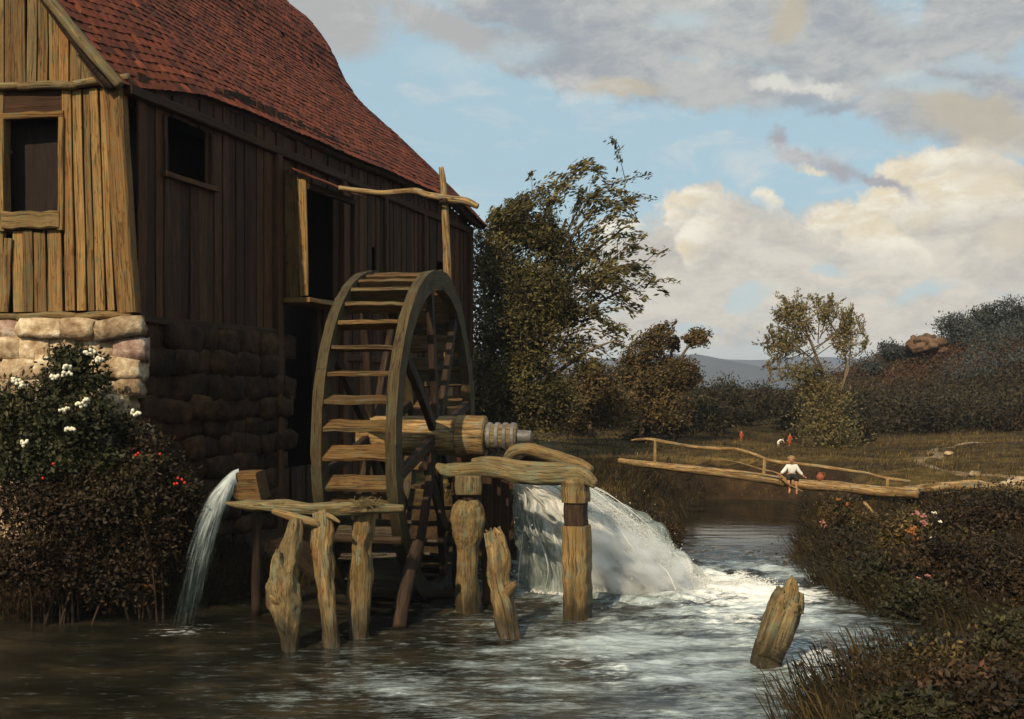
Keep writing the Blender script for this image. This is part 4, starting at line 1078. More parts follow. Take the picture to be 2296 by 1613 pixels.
# ------------------------------------------------------------------ trestle that carries the axle end, with the race behind it
tr = thing('axle_trestle', 'heavy timber trestle of two posts and stacked logs in front of the white waterfall', 'trestle', P(1170, 1380, 22.2))
def tb(name, mat, pts, rad, parent=tr, **k):
    mb = MB(); tube(mb, pts, rad, **k); return mb.build(name, M[mat], parent)
YL, YR = 22.6, 21.9
# left post: square head, black neck, round knot, fluted shaft
tb('left_post', 'post', [P(1050, 1385, YL), P(1048, 1330, YL), P(1047, 1280, YL), P(1048, 1230, YL), P(1049, 1196, YL), P(1050, 1165, YL), P(1051, 1135, YL), P(1051, 1120, YL)], [0.26, 0.245, 0.22, 0.22, 0.30, 0.36, 0.31, 0.20], seg=18, rings=40, rough=0.20, flute=0.05, twist=1.2, seed=11, freq=4)
tb('post_head', 'post', [P(1051, 1108, YL), P(1051, 1090, YL), P(1051, 1066, YL)], [0.26, 0.28, 0.27], seg=16, rings=10, rough=0.12, square=0.9, seed=12)
tb('post_neck', 'dark_wood', [P(1051, 1130, YL), P(1051, 1100, YL)], [0.20, 0.20], seg=12, rings=4, rough=0.1, seed=13)
# right post: squared timber with a cut shoulder
ang = Vector((0.92, -0.39, 0))
mb = MB(); beam(mb, P(1296, 1400, YR), P(1293, 1178, YR), 0.50, 0.46, ang, seed=3, cham=0.10, rings=14, jit=0.014); mb.build('right_post', M['post'], tr, smooth=False)
mb = MB(); beam(mb, P(1292, 1180, YR), P(1291, 1122, YR), 0.41, 0.38, ang, seed=5, rings=3); mb.build('post_waist', M['dark_wood'], tr, smooth=False)
mb = MB(); beam(mb, P(1290, 1126, YR), P(1289, 1072, YR), 0.50, 0.46, ang, seed=6, cham=0.16, rings=6, jit=0.02); mb.build('post_head', M['post'], tr, smooth=False)
# cap logs
tb('cap_log', 'post', [P(978, 1044, 22.9), P(1010, 1056, 22.8), P(1080, 1052, 22.6), P(1150, 1064, 22.3), P(1230, 1070, 22.0), P(1300, 1068, 21.8), P(1336, 1088, 21.7)], [0.05, 0.16, 0.17, 0.17, 0.17, 0.19, 0.08], seg=14, rings=44, rough=0.24, flute=0.05, seed=14, freq=3)
tb('cap_log', 'post', [P(1060, 1036, 23.3), P(1105, 1036, 23.1), P(1180, 1048, 22.8), P(1260, 1052, 22.5), P(1322, 1062, 22.3)], [0.08, 0.12, 0.13, 0.13, 0.07], seg=12, rings=34, rough=0.26, seed=15, freq=3)
tb('bearing_log', 'post', [P(1134, 1040, 24.0), P(1146, 1018, 23.9), P(1170, 1007, 23.8), P(1205, 1012, 23.6), P(1255, 1028, 23.2), P(1300, 1042, 22.9), P(1328, 1054, 22.7)], [0.11, 0.13, 0.14, 0.15, 0.14, 0.12, 0.07], seg=12, rings=36, rough=0.22, seed=16, freq=3)
tb('bearing_block', 'dark_wood', [P(1205, 1045, 24.4), P(1190, 1012, 24.5)], [0.30, 0.26], seg=10, rings=6, square=0.9, rough=0.08, seed=17)
for i, (x, y0) in enumerate(((1092, 23.4), (1112, 23.7), (1131, 24.0))):
    mb = MB(); beam(mb, P(x, 1372, y0), P(x, 1068, y0), 0.205, 0.12, (1, 0, 0), seed=40 + i, rings=6, jit=0.012, rnd=0.3 * i); mb.build('race_board', M['dark_plank'], tr, smooth=False)
# the wooden race feeding the fall
race = thing('mill_race', 'dark board trough behind the trestle that feeds the waterfall', 'trough', (-0.6, 25.6, 2.3))
for i in range(6):
    y = 24.75 + i * 0.36
    mb = MB(); beam(mb, (-1.35, y, 2.36), (0.02, y, 2.36), 0.35, 0.08, (0, 1, 0), seed=i, rnd=i * .13); mb.build('floor_board', M['dark_plank'], race, smooth=False)
for y in (24.5, 26.95):
    mb = MB(); beam(mb, (-1.35, y, 2.62), (0.02, y, 2.62), 0.62, 0.09, (0, 0, 1), seed=int(y), rnd=.4); mb.build('side_board', M['dark_plank'], race, smooth=False)
for x in (-1.2, -0.15):
    mb = MB(); beam(mb, (x, 24.5, 2.22), (x, 26.95, 2.22), 0.2, 0.2, (1, 0, 0), seed=int(x * 9), rnd=.6); mb.build('bearer', M['dark_wood'], race, smooth=False)
for x, y in ((-1.2, 24.55), (-1.2, 26.9), (-0.2, 26.9)):
    tb('leg', 'dark_wood', [(x, y, -0.5), (x, y, 2.2)], 0.13, race, seg=9, rings=8, rough=0.15, seed=int(x * 10 + y))
for i, (a, b) in enumerate((((1000, 1190, 24.3), (955, 1040, 24.9)), ((1020, 1330, 24.2), (905, 1338, 23.4)))):
    tb('brace', 'dark_wood', [P(*a), P(*b)], 0.10, race, seg=8, rings=10, rough=0.2, seed=60 + i)

# ------------------------------------------------------------------ log jetty on the left: a beam on twisted posts
jet = thing('log_jetty', 'knotty horizontal log on three twisted posts standing in dark water', 'jetty', P(720, 1450, 19.8))
def jt(name, pts, rad, mat='post', **k): return tb(name, mat, pts, rad, jet, **k)
jt('beam_log', [P(506, 1128, 20.7), P(560, 1134, 20.5), P(640, 1137, 20.3), P(720, 1143, 20.2), P(800, 1140, 20.1), P(905, 1142, 20.2)], [0.02, 0.095, 0.12, 0.13, 0.12, 0.09], seg=14, rings=46, rough=0.34, flute=0.05, seed=21, freq=3.4)
jt('split_log', [P(612, 1146, 19.9), P(660, 1160, 19.8), P(705, 1172, 19.8), P(718, 1180, 19.8)], [0.05, 0.085, 0.07, 0.03], seg=10, rings=18, rough=0.3, seed=22, freq=4)
jt('side_branch', [P(715, 1150, 19.9), P(740, 1158, 19.8), P(762, 1172, 19.7)], [0.06, 0.05, 0.02], seg=8, rings=10, rough=0.3, seed=23)
fork = jt('forked_post', [P(652, 1475, 19.2), P(648, 1420, 19.3), P(642, 1360, 19.35), P(638, 1310, 19.4), P(648, 1255, 19.5), P(658, 1205, 19.6), P(663, 1168, 19.7)], [0.12, 0.17, 0.24, 0.27, 0.19, 0.145, 0.12], seg=18, rings=56, rough=0.26, flute=0.14, twist=2.2, seed=24, freq=4, jag=0.06)
tb('prong', 'post', [P(636, 1318, 19.35), P(627, 1285, 19.3), P(622, 1258, 19.3), P(624, 1236, 19.3)], [0.18, 0.15, 0.11, 0.04], fork, seg=12, rings=22, rough=0.28, flute=0.1, twist=2, seed=25, freq=4, jag=0.08)
tb('knot', 'post', [P(632, 1352, 19.3), P(618, 1346, 19.2), P(606, 1336, 19.15)], [0.12, 0.08, 0.02], fork, seg=9, rings=10, rough=0.2, seed=26)
jt('twisted_post', [P(748, 1470, 19.5), P(742, 1420, 19.6), P(734, 1350, 19.7), P(728, 1290, 19.8), P(722, 1235, 19.8), P(724, 1190, 19.9), P(720, 1150, 20.0)], [0.12, 0.13, 0.16, 0.18, 0.16, 0.19, 0.17], seg=18, rings=60, rough=0.22, flute=0.17, twist=3.4, nfl=2, seed=27, freq=4)
jt('knotted_post', [P(806, 1450, 20.2), P(806, 1400, 20.3), P(808, 1330, 20.4), P(812, 1270, 20.4), P(810, 1225, 20.4), P(814, 1185, 20.4), P(816, 1150, 20.4)], [0.17, 0.19, 0.20, 0.21, 0.17, 0.21, 0.19], seg=18, rings=56, rough=0.26, flute=0.12, twist=2.0, seed=28, freq=4)
jt('back_rail', [P(700, 1205, 21.6), P(900, 1215, 21.6)], 0.09, 'dark_wood', seg=8, rings=14, rough=0.2, seed=29)
mb = MB(); grs = random.Random(6)
for i in range(170):
    b0 = P(823 + grs.gauss(0, 11), 1136 + grs.gauss(0, 3), 20.05 + grs.uniform(-.12, .12)); a = grs.uniform(0, 2 * PI); l = grs.uniform(0.14, 0.34)
    d = Vector((math.cos(a) * 0.8, math.sin(a) * 0.6, grs.uniform(0.1, 1.0))).normalized()
    tube(mb, [b0, b0 + d * l * 0.6, b0 + d * l + Vector((0, 0, -l * 0.35))], [0.008, 0.006, 0.001], seg=3, rings=3, seed=i, rnd=grs.random(), caps=False)
tuft = mb.build('grass_tuft', mat_wood('dry_grass', [(0.3, (0.10, 0.075, 0.03)), (0.6, (0.24, 0.18, 0.08)), (0.8, (0.40, 0.32, 0.16))], vary=0.5))
set_props(tuft, 'dry brown tuft of grass growing on the log jetty', 'grass tuft', kind='stuff')

def lone(name, label, cat, pts, rad, mat='post', base=None, **k):
    th = thing(name, label, cat, base or pts[0]); tb('shaft', mat, pts, rad, th, **k); return th
gn = lone('gnarled_stake', 'short gnarled stake with a broken side knot, in the water before the trestle', 'stake',
     [P(1146, 1440, 20.2), P(1140, 1400, 20.3), P(1130, 1350, 20.35), P(1118, 1305, 20.4), P(1116, 1262, 20.4), P(1112, 1225, 20.4), P(1102, 1192, 20.4)],
     [0.19, 0.20, 0.20, 0.18, 0.20, 0.18, 0.14], seg=18, rings=56, rough=0.26, flute=0.16, twist=2.4, seed=31, freq=4, jag=0.10)
tb('side_knot', 'post', [P(1134, 1335, 20.3), P(1146, 1318, 20.2), P(1156, 1308, 20.15)], [0.12, 0.09, 0.05], gn, seg=10, rings=12, rough=0.3, seed=32, jag=0.05)
ls = lone('leaning_stump', 'thick broken stump leaning to the right alone in the bright water', 'stump',
     [P(1712, 1515, 18.0), P(1722, 1482, 18.2), P(1738, 1432, 18.2), P(1757, 1375, 18.3), P(1768, 1345, 18.3), P(1772, 1338, 18.3)], [0.22, 0.25, 0.29, 0.30, 0.28, 0.25], seg=22, rings=46, rough=0.16, flute=0.09, twist=0.4, nfl=5, seed=33, freq=3.5, jag=0.10)
tb('splinter', 'post', [P(1764, 1362, 18.25), P(1772, 1332, 18.25), P(1777, 1306, 18.25), P(1779, 1297, 18.25)], [0.17, 0.13, 0.085, 0.05], ls, seg=12, rings=18, rough=0.25, flute=0.1, seed=34, freq=4, jag=0.10)
tb('splinter', 'post', [P(1750, 1368, 18.15), P(1752, 1345, 18.1), P(1752, 1328, 18.1)], [0.12, 0.085, 0.03], ls, seg=9, rings=12, rough=0.3, seed=35, freq=4, jag=0.05)
tb('splinter', 'post', [P(1786, 1372, 18.25), P(1793, 1348, 18.25), P(1796, 1332, 18.25)], [0.12, 0.085, 0.04], ls, seg=9, rings=12, rough=0.3, seed=36, freq=4, jag=0.05)
lone('leaning_stake', 'dim leaning stake in the shade between the jetty and the trestle', 'stake', [P(895, 1410, 21.0), P(905, 1340, 21.4), P(924, 1262, 21.8), P(937, 1215, 22.0)], [0.14, 0.15, 0.14, 0.12], 'dark_wood', seg=12, rings=24, rough=0.2, seed=37, jag=0.06)

# the wooden spout and its stand
sp = thing('water_spout', 'short brown wooden spout pouring water near the jetty', 'spout', P(555, 1120, 21.8))
mb = MB(); V = []; G = []; Y0 = 21.7
for j, (x, sc) in enumerate(((521, 0.80), (530, 0.95), (556, 1.02), (584, 1.02))):
    yy = Y0 + 0.10 * j
    prof = [(-0.42, -0.28), (0.42, -0.28), (0.42, 0.22), (0.30, 0.26), (-0.30, 0.26), (-0.42, 0.22)]
    for a, b in prof: V.append(tuple(P(x + (12 if b < 0 else 0), 1086, yy) + Vector((0, a * sc, b * sc)))); G.append((a, b, j * .4))
f = []
for j in range(3):
    for k in range(6): k2 = (k + 1) % 6; f.append([j * 6 + k, j * 6 + k2, j * 6 + 6 + k2, j * 6 + 6 + k])
f.append([18, 19, 20, 21, 22, 23]); mb.add(V, f, G, 0.2); mb.build('spout_box', M['plank'], sp, smooth=False)
for i, x in enumerate((575,)):
    tb('leg', 'dark_wood', [P(x, 1380, 22.2), P(x, 1104, 22.2)], 0.10, sp, seg=8, rings=8, rough=0.15, seed=70 + i)

# ------------------------------------------------------------------ foot bridge and the boy
br = thing('foot_bridge', 'single long log foot bridge with a crooked pole rail across the stream', 'bridge', P(1700, 1080, 36.5))
BL = [(1388, 1033, 41.0), (1450, 1042, 40.0), (1560, 1054, 38.5), (1660, 1066, 37.2), (1740, 1077, 36.3), (1800, 1087, 35.6), (1880, 1092, 34.8), (1960, 1101, 34.0), (2060, 1107, 33.0)]
bl_pts = [P(*q) for q in BL]
def on_log(px):
    for a, b in zip(BL[:-1], BL[1:]):
        if a[0] <= px <= b[0]:
            u = (px - a[0]) / (b[0] - a[0]); return P(px, a[1] + (b[1] - a[1]) * u, a[2] + (b[2] - a[2]) * u), a[2] + (b[2] - a[2]) * u
tb('log', 'log', bl_pts, [0.10, 0.13, 0.15, 0.155, 0.16, 0.165, 0.17, 0.17, 0.18], br, seg=14, rings=70, rough=0.16, seed=41, freq=2.5)
ext = [P(2030, 1107, 33.25) + ZN * 0.03] + [ray_ground(px, py) + ZN * 0.26 for px, py in ((2075, 1116), (2120, 1111), (2180, 1110), (2240, 1116), (2320, 1124))]
tb('log_end', 'log', ext, [0.175, 0.165, 0.15, 0.14, 0.13, 0.11], br, seg=9, rings=40, rough=0.28, seed=57, freq=2.5)
tb('log_end', 'log', [ray_ground(px, py) + ZN * 0.20 for px, py in ((2140, 1098), (2190, 1098), (2235, 1106), (2300, 1110))], [0.04, 0.09, 0.09, 0.07], br, seg=9, rings=30, rough=0.3, seed=58, freq=2.5)
RL = [(1415, 988, 41.0), (1455, 985, 40.3), (1500, 993, 39.8), (1545, 1001, 39.2), (1600, 1006, 38.5), (1650, 1008, 37.9), (1690, 1019, 37.3), (1730, 1034, 36.9), (1790, 1041, 36.2), (1850, 1048, 35.5), (1900, 1055, 35.0), (1945, 1062, 34.5), (1990, 1073, 34.0), (2042, 1080, 33.5)]
tb('hand_rail', 'log', [P(*q) for q in RL], [0.03, 0.055, 0.06, 0.055, 0.06, 0.055, 0.06, 0.07, 0.055, 0.055, 0.05, 0.05, 0.06, 0.03], br, seg=8, rings=90, rough=0.25, seed=42, freq=3)
for i, (px, y0) in enumerate(((1468, 988), (1713, 1028), (1989, 1074))):
    c, Y = on_log(px)
    tb('rail_post', 'log', [c - ZN * 0.05, P(px + 1, y0, Y)], [0.07, 0.05], br, seg=8, rings=8, rough=0.2, seed=43 + i)
for i, (a, b) in enumerate((((1938, 1128, 33.8), (1992, 1192, 32.2)), ((1962, 1152, 33.0), (1990, 1196, 32.0)))):
    tb('prop', 'log', [P(*a), P(*b)], [0.06, 0.07], br, seg=8, rings=10, rough=0.2, seed=48 + i)

def mat_plain(name, colr, rough=0.8, var=0.25, scale=12, bstr=0.2):
    lo = tuple(c * (1 - var) for c in colr); hi = tuple(min(c * (1 + var), 0.9) for c in colr)
    return mat_mottle(name, [(0.35, lo), (0.65, hi)], scale, rough=rough, bstr=bstr, bdist=0.01)
M['skin'] = mat_plain('skin', (0.50, 0.24, 0.14), 0.6, 0.12); M['shirt'] = mat_plain('white_linen', (0.74, 0.72, 0.66), 0.85, 0.14); M['breeches'] = mat_plain('dark_cloth', (0.022, 0.022, 0.02), 0.9)
M['hair'] = mat_plain('fair_hair', (0.34, 0.23, 0.11), 0.7, 0.4, 40, 0.5); M['red_cloth'] = mat_plain('red_cloth', (0.40, 0.06, 0.025), 0.85); M['jug'] = mat_plain('russet_clay', (0.24, 0.075, 0.032), 0.6)

def skin_mesh(name, chains, mat, parent, sub=2, root=0):
    """one continuous surface grown over a skeleton; chains: lists of (key or None, pos, radius)"""
    V, E, RR, keys = [], [], [], {}
    for ch in chains:
        prev = None
        for key, p, r in ch:
            if key is not None and key in keys: i = keys[key]
            else:
                i = len(V); V.append(tuple(p)); RR.append(r)
                if key is not None: keys[key] = i
            if prev is not None: E.append((prev, i))
            prev = i
    me = bpy.data.meshes.new(name); me.from_pydata(V, E, [])
    o = link(name, me, mat, parent)
    o.modifiers.new('skin', 'SKIN')
    for i, sv in enumerate(me.skin_vertices[0].data):
        r = RR[i]; sv.radius = (r, r) if not hasattr(r, '__len__') else r; sv.use_root = (i == root)
    o.modifiers['skin'].use_smooth_shade = True
    o.modifiers.new('sub', 'SUBSURF').levels = sub; o.modifiers['sub'].render_levels = sub
    return o

def boy():
    c, Y = on_log(1775); seat = c + ZN * 0.16
    o = thing('person', 'barefoot fair-haired boy in white shirt sitting on the log bridge holding a stick', 'person', seat)
    fx, rt = Vector((-0.12, -0.99, 0)), Vector((0.99, -0.12, 0))            # facing, and picture right
    def B(r, f_, u): return seat + rt * r + fx * f_ + ZN * u
    pel, chest, neck, head = B(0, 0.0, 0.09), B(0.0, 0.05, 0.33), B(-0.005, 0.09, 0.47), B(-0.03, 0.145, 0.598)
    hl, hr = B(-0.42, 0.13, 0.135), B(0.40, 0.04, 0.035)
    fl = lambda base, d, side, n: [[(None, base, 0.02)] + [(None, base + d * (0.03 + 0.022 * j) * (1 - 0.12 * abs(k - 1.5)) + side * (k - 1.5) * 0.016 - ZN * 0.010 * j * j, 0.0085 - 0.001 * j) for j in range(3)] for k in range(n)]
    body = [[('pel', pel, 0.115), ('waist', B(0, 0.02, 0.21), 0.095), ('chest', chest, 0.115), ('neck0', B(0, .07, .42), 0.05), ('neck', neck, 0.042), ('jaw', B(-.022, .135, .53), 0.062), ('head', head, 0.088), ('crown', B(-.03, .13, .672), 0.06)],
            [('chest', chest, 0.11), ('shl', B(-0.135, 0.06, 0.385), 0.052), ('ell', B(-0.255, 0.08, 0.225), 0.038), ('wrl', hl + rt * 0.045, 0.026), ('pal', hl, 0.03)],
            [('chest', chest, 0.11), ('shr', B(0.135, 0.06, 0.385), 0.052), ('elr', B(0.225, 0.05, 0.21), 0.038), ('wrr', hr - rt * 0.035 + ZN * 0.045, 0.026), ('par', hr, 0.03)],
            [('pel', pel, 0.11), ('hipl', B(-0.08, 0.02, 0.06), 0.085), ('knl', B(-0.145, 0.33, 0.03), 0.056), ('cal', B(-0.135, 0.33, -0.13), 0.050), ('anl', B(-0.10, 0.31, -0.33), 0.032), ('hel', B(-.10, .31, -.37), .034), ('tol', B(-0.135, 0.42, -0.43), 0.026)],
            [('pel', pel, 0.11), ('hipr', B(0.08, 0.02, 0.06), 0.085), ('knr', B(0.10, 0.34, 0.01), 0.056), ('car', B(0.105, 0.34, -0.16), 0.050), ('anr', B(0.12, 0.32, -0.37), 0.032), ('her', B(.12, .32, -.41), .034), ('tor', B(0.10, 0.44, -0.46), 0.026)]]
    skin_mesh('body', body, M['skin'], o)
    # hands: four fingers and a thumb each, left closed round the pole, right spread on the log
    mb = MB()
    for base, d, sd, curl in ((hl, (-rt * 0.55 - ZN * 0.4 + fx * 0.6).normalized(), Vector((0.3, 0.3, 0.9)), 0.05), (hr, (rt * 0.75 + fx * 0.5 - ZN * 0.25).normalized(), (fx - rt * 0.3).normalized(), 0.012)):
        for q in range(4):
            l = (0.060, 0.068, 0.064, 0.050)[q]; s0 = base + sd * (q - 1.5) * 0.017 + d * 0.02
            tube(mb, [s0, s0 + d * l * 0.55 - ZN * curl * 0.2, s0 + d * l - ZN * curl], [0.0095, 0.0085, 0.006], seg=6, rings=5, seed=q)
        tube(mb, [base - sd * 0.015, base - sd * 0.045 + d * 0.02, base - sd * 0.05 + d * 0.05], [0.012, 0.010, 0.007], seg=6, rings=5)
    for s in (-1, 1):
        for q in range(5):
            t0 = B(-0.135 if s < 0 else 0.10, 0.435, -0.435 if s < 0 else -0.465) + rt * (q - 2) * 0.011
            tube(mb, [t0, t0 + fx * 0.035 - ZN * 0.012], [0.008, 0.005], seg=5, rings=3)
    # face: nose, ears, brows, eyes, mouth
    tube(mb, [head + fx * 0.080 + ZN * 0.012, head + fx * 0.105 - ZN * 0.016], [0.009, 0.014], seg=6, rings=4)
    for s in (-1, 1): ball(mb, head + rt * 0.086 * s - fx * 0.005 - ZN * 0.005, (0.012, 0.022, 0.03), seg=8, rings=6)
    mb.build('hands_and_face', M['skin'], o)
    mb = MB()
    for s in (-1, 1): ball(mb, head + fx * 0.079 + rt * 0.032 * s + ZN * 0.008, (0.011, 0.008, 0.006), seg=6, rings=5, rough=0)
    ball(mb, head + fx * 0.078 - ZN * 0.046, (0.02, 0.008, 0.005), seg=6, rings=5, rough=0)
    mb.build('eyes_and_mouth', M['breeches'], o)
    mb = MB(); hs = random.Random(4)
    ball(mb, head - fx * 0.022 + ZN * 0.035, (0.094, 0.096, 0.078), seed=3, rough=0.25, seg=14, rings=10, freq=3)
    for i in range(60):
        a = hs.uniform(0, 2 * PI); e = hs.uniform(0.1, 1.4); d = rt * math.cos(a) * math.cos(e) + fx * math.sin(a) * math.cos(e) + ZN * math.sin(e)
        if d.dot(fx) > 0.6 and e < 0.5: continue
        q = head + ZN * 0.03 - fx * 0.015 + d * 0.085
        tube(mb, [q, q + d * 0.02 + rt * hs.uniform(-.03, .03), q + d * 0.012 + rt * hs.uniform(-.05, .05) - ZN * 0.03], [0.016, 0.013, 0.004], seg=5, rings=4, seed=i)
    mb.build('hair', M['hair'], o)
    shirt = [[('b', B(0, 0.0, 0.13), (0.135, 0.115)), ('w', B(0, 0.02, 0.22), (0.13, 0.108)), ('c', chest, (0.135, 0.12)), ('n', B(0, .07, .425), (0.075, 0.065))],
             [('c', chest, 0.13), ('sl', B(-0.14, 0.06, 0.39), 0.074), ('el', B(-0.255, 0.08, 0.232), 0.068), ('wl', hl + rt * 0.07 + ZN * 0.02, 0.050)],
             [('c', chest, 0.13), ('sr', B(0.14, 0.06, 0.39), 0.074), ('er', B(0.225, 0.05, 0.22), 0.068), ('wr', hr - rt * 0.05 + ZN * 0.065, 0.046)]]
    skin_mesh('shirt', shirt, M['shirt'], o)
    br_ = [[('p', B(0, 0.0, 0.12), 0.13), ('q', B(0, 0.03, 0.05), 0.125)], [('q', B(0, 0.03, 0.05), 0.12), ('l1', B(-0.09, 0.12, 0.06), 0.098), ('l2', B(-0.15, 0.35, 0.03), 0.084), ('l3', B(-0.145, 0.355, -0.06), 0.072)],
           [('q', B(0, 0.03, 0.05), 0.12), ('r1', B(0.09, 0.12, 0.06), 0.098), ('r2', B(0.105, 0.36, 0.015), 0.084), ('r3', B(0.105, 0.365, -0.09), 0.072)]]
    skin_mesh('breeches', br_, M['breeches'], o)
    rod = MB(); d0, d1 = P(1616, 1030, 36.0), P(1800, 1100, 35.2)
    mid = hl + fx * 0.03
    tube(rod, [P(1612, 1029, 36.9), P(1660, 1038, 36.6), P(1705, 1052, 36.2), mid, P(1770, 1087, 35.45), P(1800, 1102, 35.2)], [0.010, 0.020, 0.026, 0.028, 0.024, 0.014], seg=7, rings=24, rough=0.2, seed=51)
    set_props(rod.build('fishing_pole', M['log']), 'thin crooked stick held by the boy on the log bridge', 'fishing pole')
boy()
c, Y = on_log(1839); mb = MB()
jug = thing('clay_jug', 'small round russet jug standing on the log bridge right of the boy', 'jug', c + ZN * 0.17)
b0 = c + ZN * 0.15; tube(mb, [b0, b0 + ZN * 0.05, b0 + ZN * 0.13, b0 + ZN * 0.20, b0 + ZN * 0.24, b0 + ZN * 0.28], [0.07, 0.11, 0.135, 0.10, 0.06, 0.07], seg=14, rings=18, seed=1)
mb.build('jug_body', M['jug'], jug); mb = MB(); tube(mb, [b0 + Vector((.06, 0, .26)), b0 + Vector((.15, 0, .24)), b0 + Vector((.13, 0, .12))], 0.014, seg=6, rings=10); mb.build('handle', M['jug'], jug)

def far_person(px, py_foot, Y, h, label, cloth, bent=0.0, grp='people far off in the meadow'):
    x = (px - CX) / F * Y; g = gz(x, Y); o = thing('person', label, 'person', (x, Y, g)); 
    def B(r, f_, u): return Vector((x + r * h, Y - f_ * h, g + u * h))
    lean = bent * 0.35
    pel = B(0, 0, 0.50 - bent * 0.05); ch = B(lean * 0.8, 0.02, 0.74 - bent * 0.14); hd = B(lean * 1.35, 0.05, 0.925 - bent * 0.28)
    body = [[('p', pel, 0.075 * h), ('c', ch, 0.085 * h), ('n', ch.lerp(hd, 0.6), 0.03 * h), ('h', hd, 0.062 * h)],
            [('c', ch, .07 * h), ('sl', ch + Vector((-0.11 * h, 0, 0.04 * h)), 0.035 * h), ('el', B(-0.16 + lean, 0.04, 0.62 - bent * .15), 0.027 * h), ('hl', B(-0.10 + lean * 1.3, 0.12, 0.50 - bent * .2), 0.022 * h)],
            [('c', ch, .07 * h), ('sr', ch + Vector((0.11 * h, 0, 0.03 * h)), 0.035 * h), ('er', B(0.17 + lean, 0.04, 0.60 - bent * .15), 0.027 * h), ('hr', B(0.13 + lean * 1.3, 0.10, 0.47 - bent * .2), 0.022 * h)],
            [('p', pel, .07 * h), ('kl', B(-0.06, 0.03, 0.27), 0.045 * h), ('al', B(-0.06, 0, 0.04), 0.028 * h), ('tl', B(-0.07, 0.08, 0.02), 0.025 * h)],
            [('p', pel, .07 * h), ('kr', B(0.07, 0.01, 0.27), 0.045 * h), ('ar', B(0.08, -0.02, 0.04), 0.028 * h), ('tr', B(0.09, 0.06, 0.02), 0.025 * h)]]
    skin_mesh('body', body, M['skin'], o, 1)
    skin_mesh('clothes', [[('b', B(0, 0, 0.12), (0.15 * h, 0.12 * h)), ('p', pel, 0.11 * h), ('c', ch, 0.105 * h), ('n', ch.lerp(hd, 0.35), 0.05 * h)],
                          [('c', ch, .09 * h), ('sl', ch + Vector((-0.11 * h, 0, 0.035 * h)), 0.05 * h), ('el', B(-0.16 + lean, 0.04, 0.62 - bent * .15), 0.042 * h)],
                          [('c', ch, .09 * h), ('sr', ch + Vector((0.11 * h, 0, 0.025 * h)), 0.05 * h), ('er', B(0.17 + lean, 0.04, 0.60 - bent * .15), 0.042 * h)]], cloth, o, 1)
    mb = MB(); ball(mb, hd + ZN * 0.018 * h + Vector((0, 0.012 * h, 0)), 0.066 * h, seg=8, rings=6, rough=0.1); mb.build('hair', M['hair'], o)
    o['group'] = grp
far_person(1745, 980, 63, 0.60, 'tiny person in white bent over in the far meadow below the wood', M['shirt'], 1.0)
far_person(1771, 980, 63, 0.72, 'tiny person in red standing in the far meadow beside the figure in white', M['red_cloth'])
far_person(1662, 975, 66, 0.6, 'tiny person in red standing alone at the far wood edge', M['red_cloth'])
# ------------------------------------------------------------------ vegetation
def unit(a): return a / np.maximum(np.linalg.norm(a, axis=-1, keepdims=True), 1e-9)
class Leaves:
    def __init__(s): s.V = []; s.R = []
    def add(s, c, a, n, L, ratio, rnd, fold=0.12):
        """pointed leaves: centre c, axis a, face normal n, length L"""
        a = unit(a); b = unit(np.cross(a, n)); nn = np.cross(b, a); L = np.broadcast_to(L, (len(c),))[:, None]
        w = L * ratio * 0.5
        s.V.append(np.stack([c - a * L * 0.5, c + b * w + nn * w * fold, c + a * L * 0.5, c - b * w + nn * w * fold], 1).reshape(-1, 3)); s.R.append(np.repeat(rnd, 4))
    def mesh(s, name):
        V = np.concatenate(s.V); n = len(V) // 4
        return mesh_np(name, V, np.arange(n * 4).reshape(n, 4), {'rnd': np.concatenate(s.R)}, smooth=False)
    def build(s, name, mat, parent=None): return link(name, s.mesh(name), mat, parent)

WIND = np.array([0.85, 0.1, 0.35])
def crown(lv, ells, n, rs, L=0.2, ratio=0.42, wind=0.6, clumps=26, spread=0.26, shell=0.72, flat=0.0, droop=0.0):
    """leaf clumps through the outer part of each ellipsoid; gaps stay between the clumps"""
    vol = np.array([(r[0] * r[1] * r[2]) ** 0.62 for _, r in ells]); vol /= vol.sum()
    for (c, r), q in zip(ells, vol):
        m = max(int(n * q), 8); k = max(int(clumps * (0.5 + q * len(ells) * 0.5)), 4); r = np.array(r)
        d = unit(rs.normal(size=(k, 3))); cc = d * (shell + (1 - shell) * rs.uniform(-1, 1, (k, 1))) ; wt = rs.uniform(0.4, 1.6, k); wt /= wt.sum()
        tone = rs.uniform(-0.16, 0.16, k)
        idx = rs.choice(k, m, p=wt); p = cc[idx] + rs.normal(size=(m, 3)) * spread
        outer = unit(p); P3 = np.array(c) + p * r
        ax = unit(rs.normal(size=(m, 3)) * 0.7 + WIND * wind + outer * 0.45 - np.array([0, 0, droop]))
        nr_ = unit(outer * 0.9 + rs.normal(size=(m, 3)) * 0.55 + np.array([0, 0, 0.35 + flat]))
        lv.add(P3, ax, nr_, L * rs.uniform(0.6, 1.35, m), ratio, np.clip(0.5 + tone[idx] + rs.normal(0, 0.16, m), 0, 1))

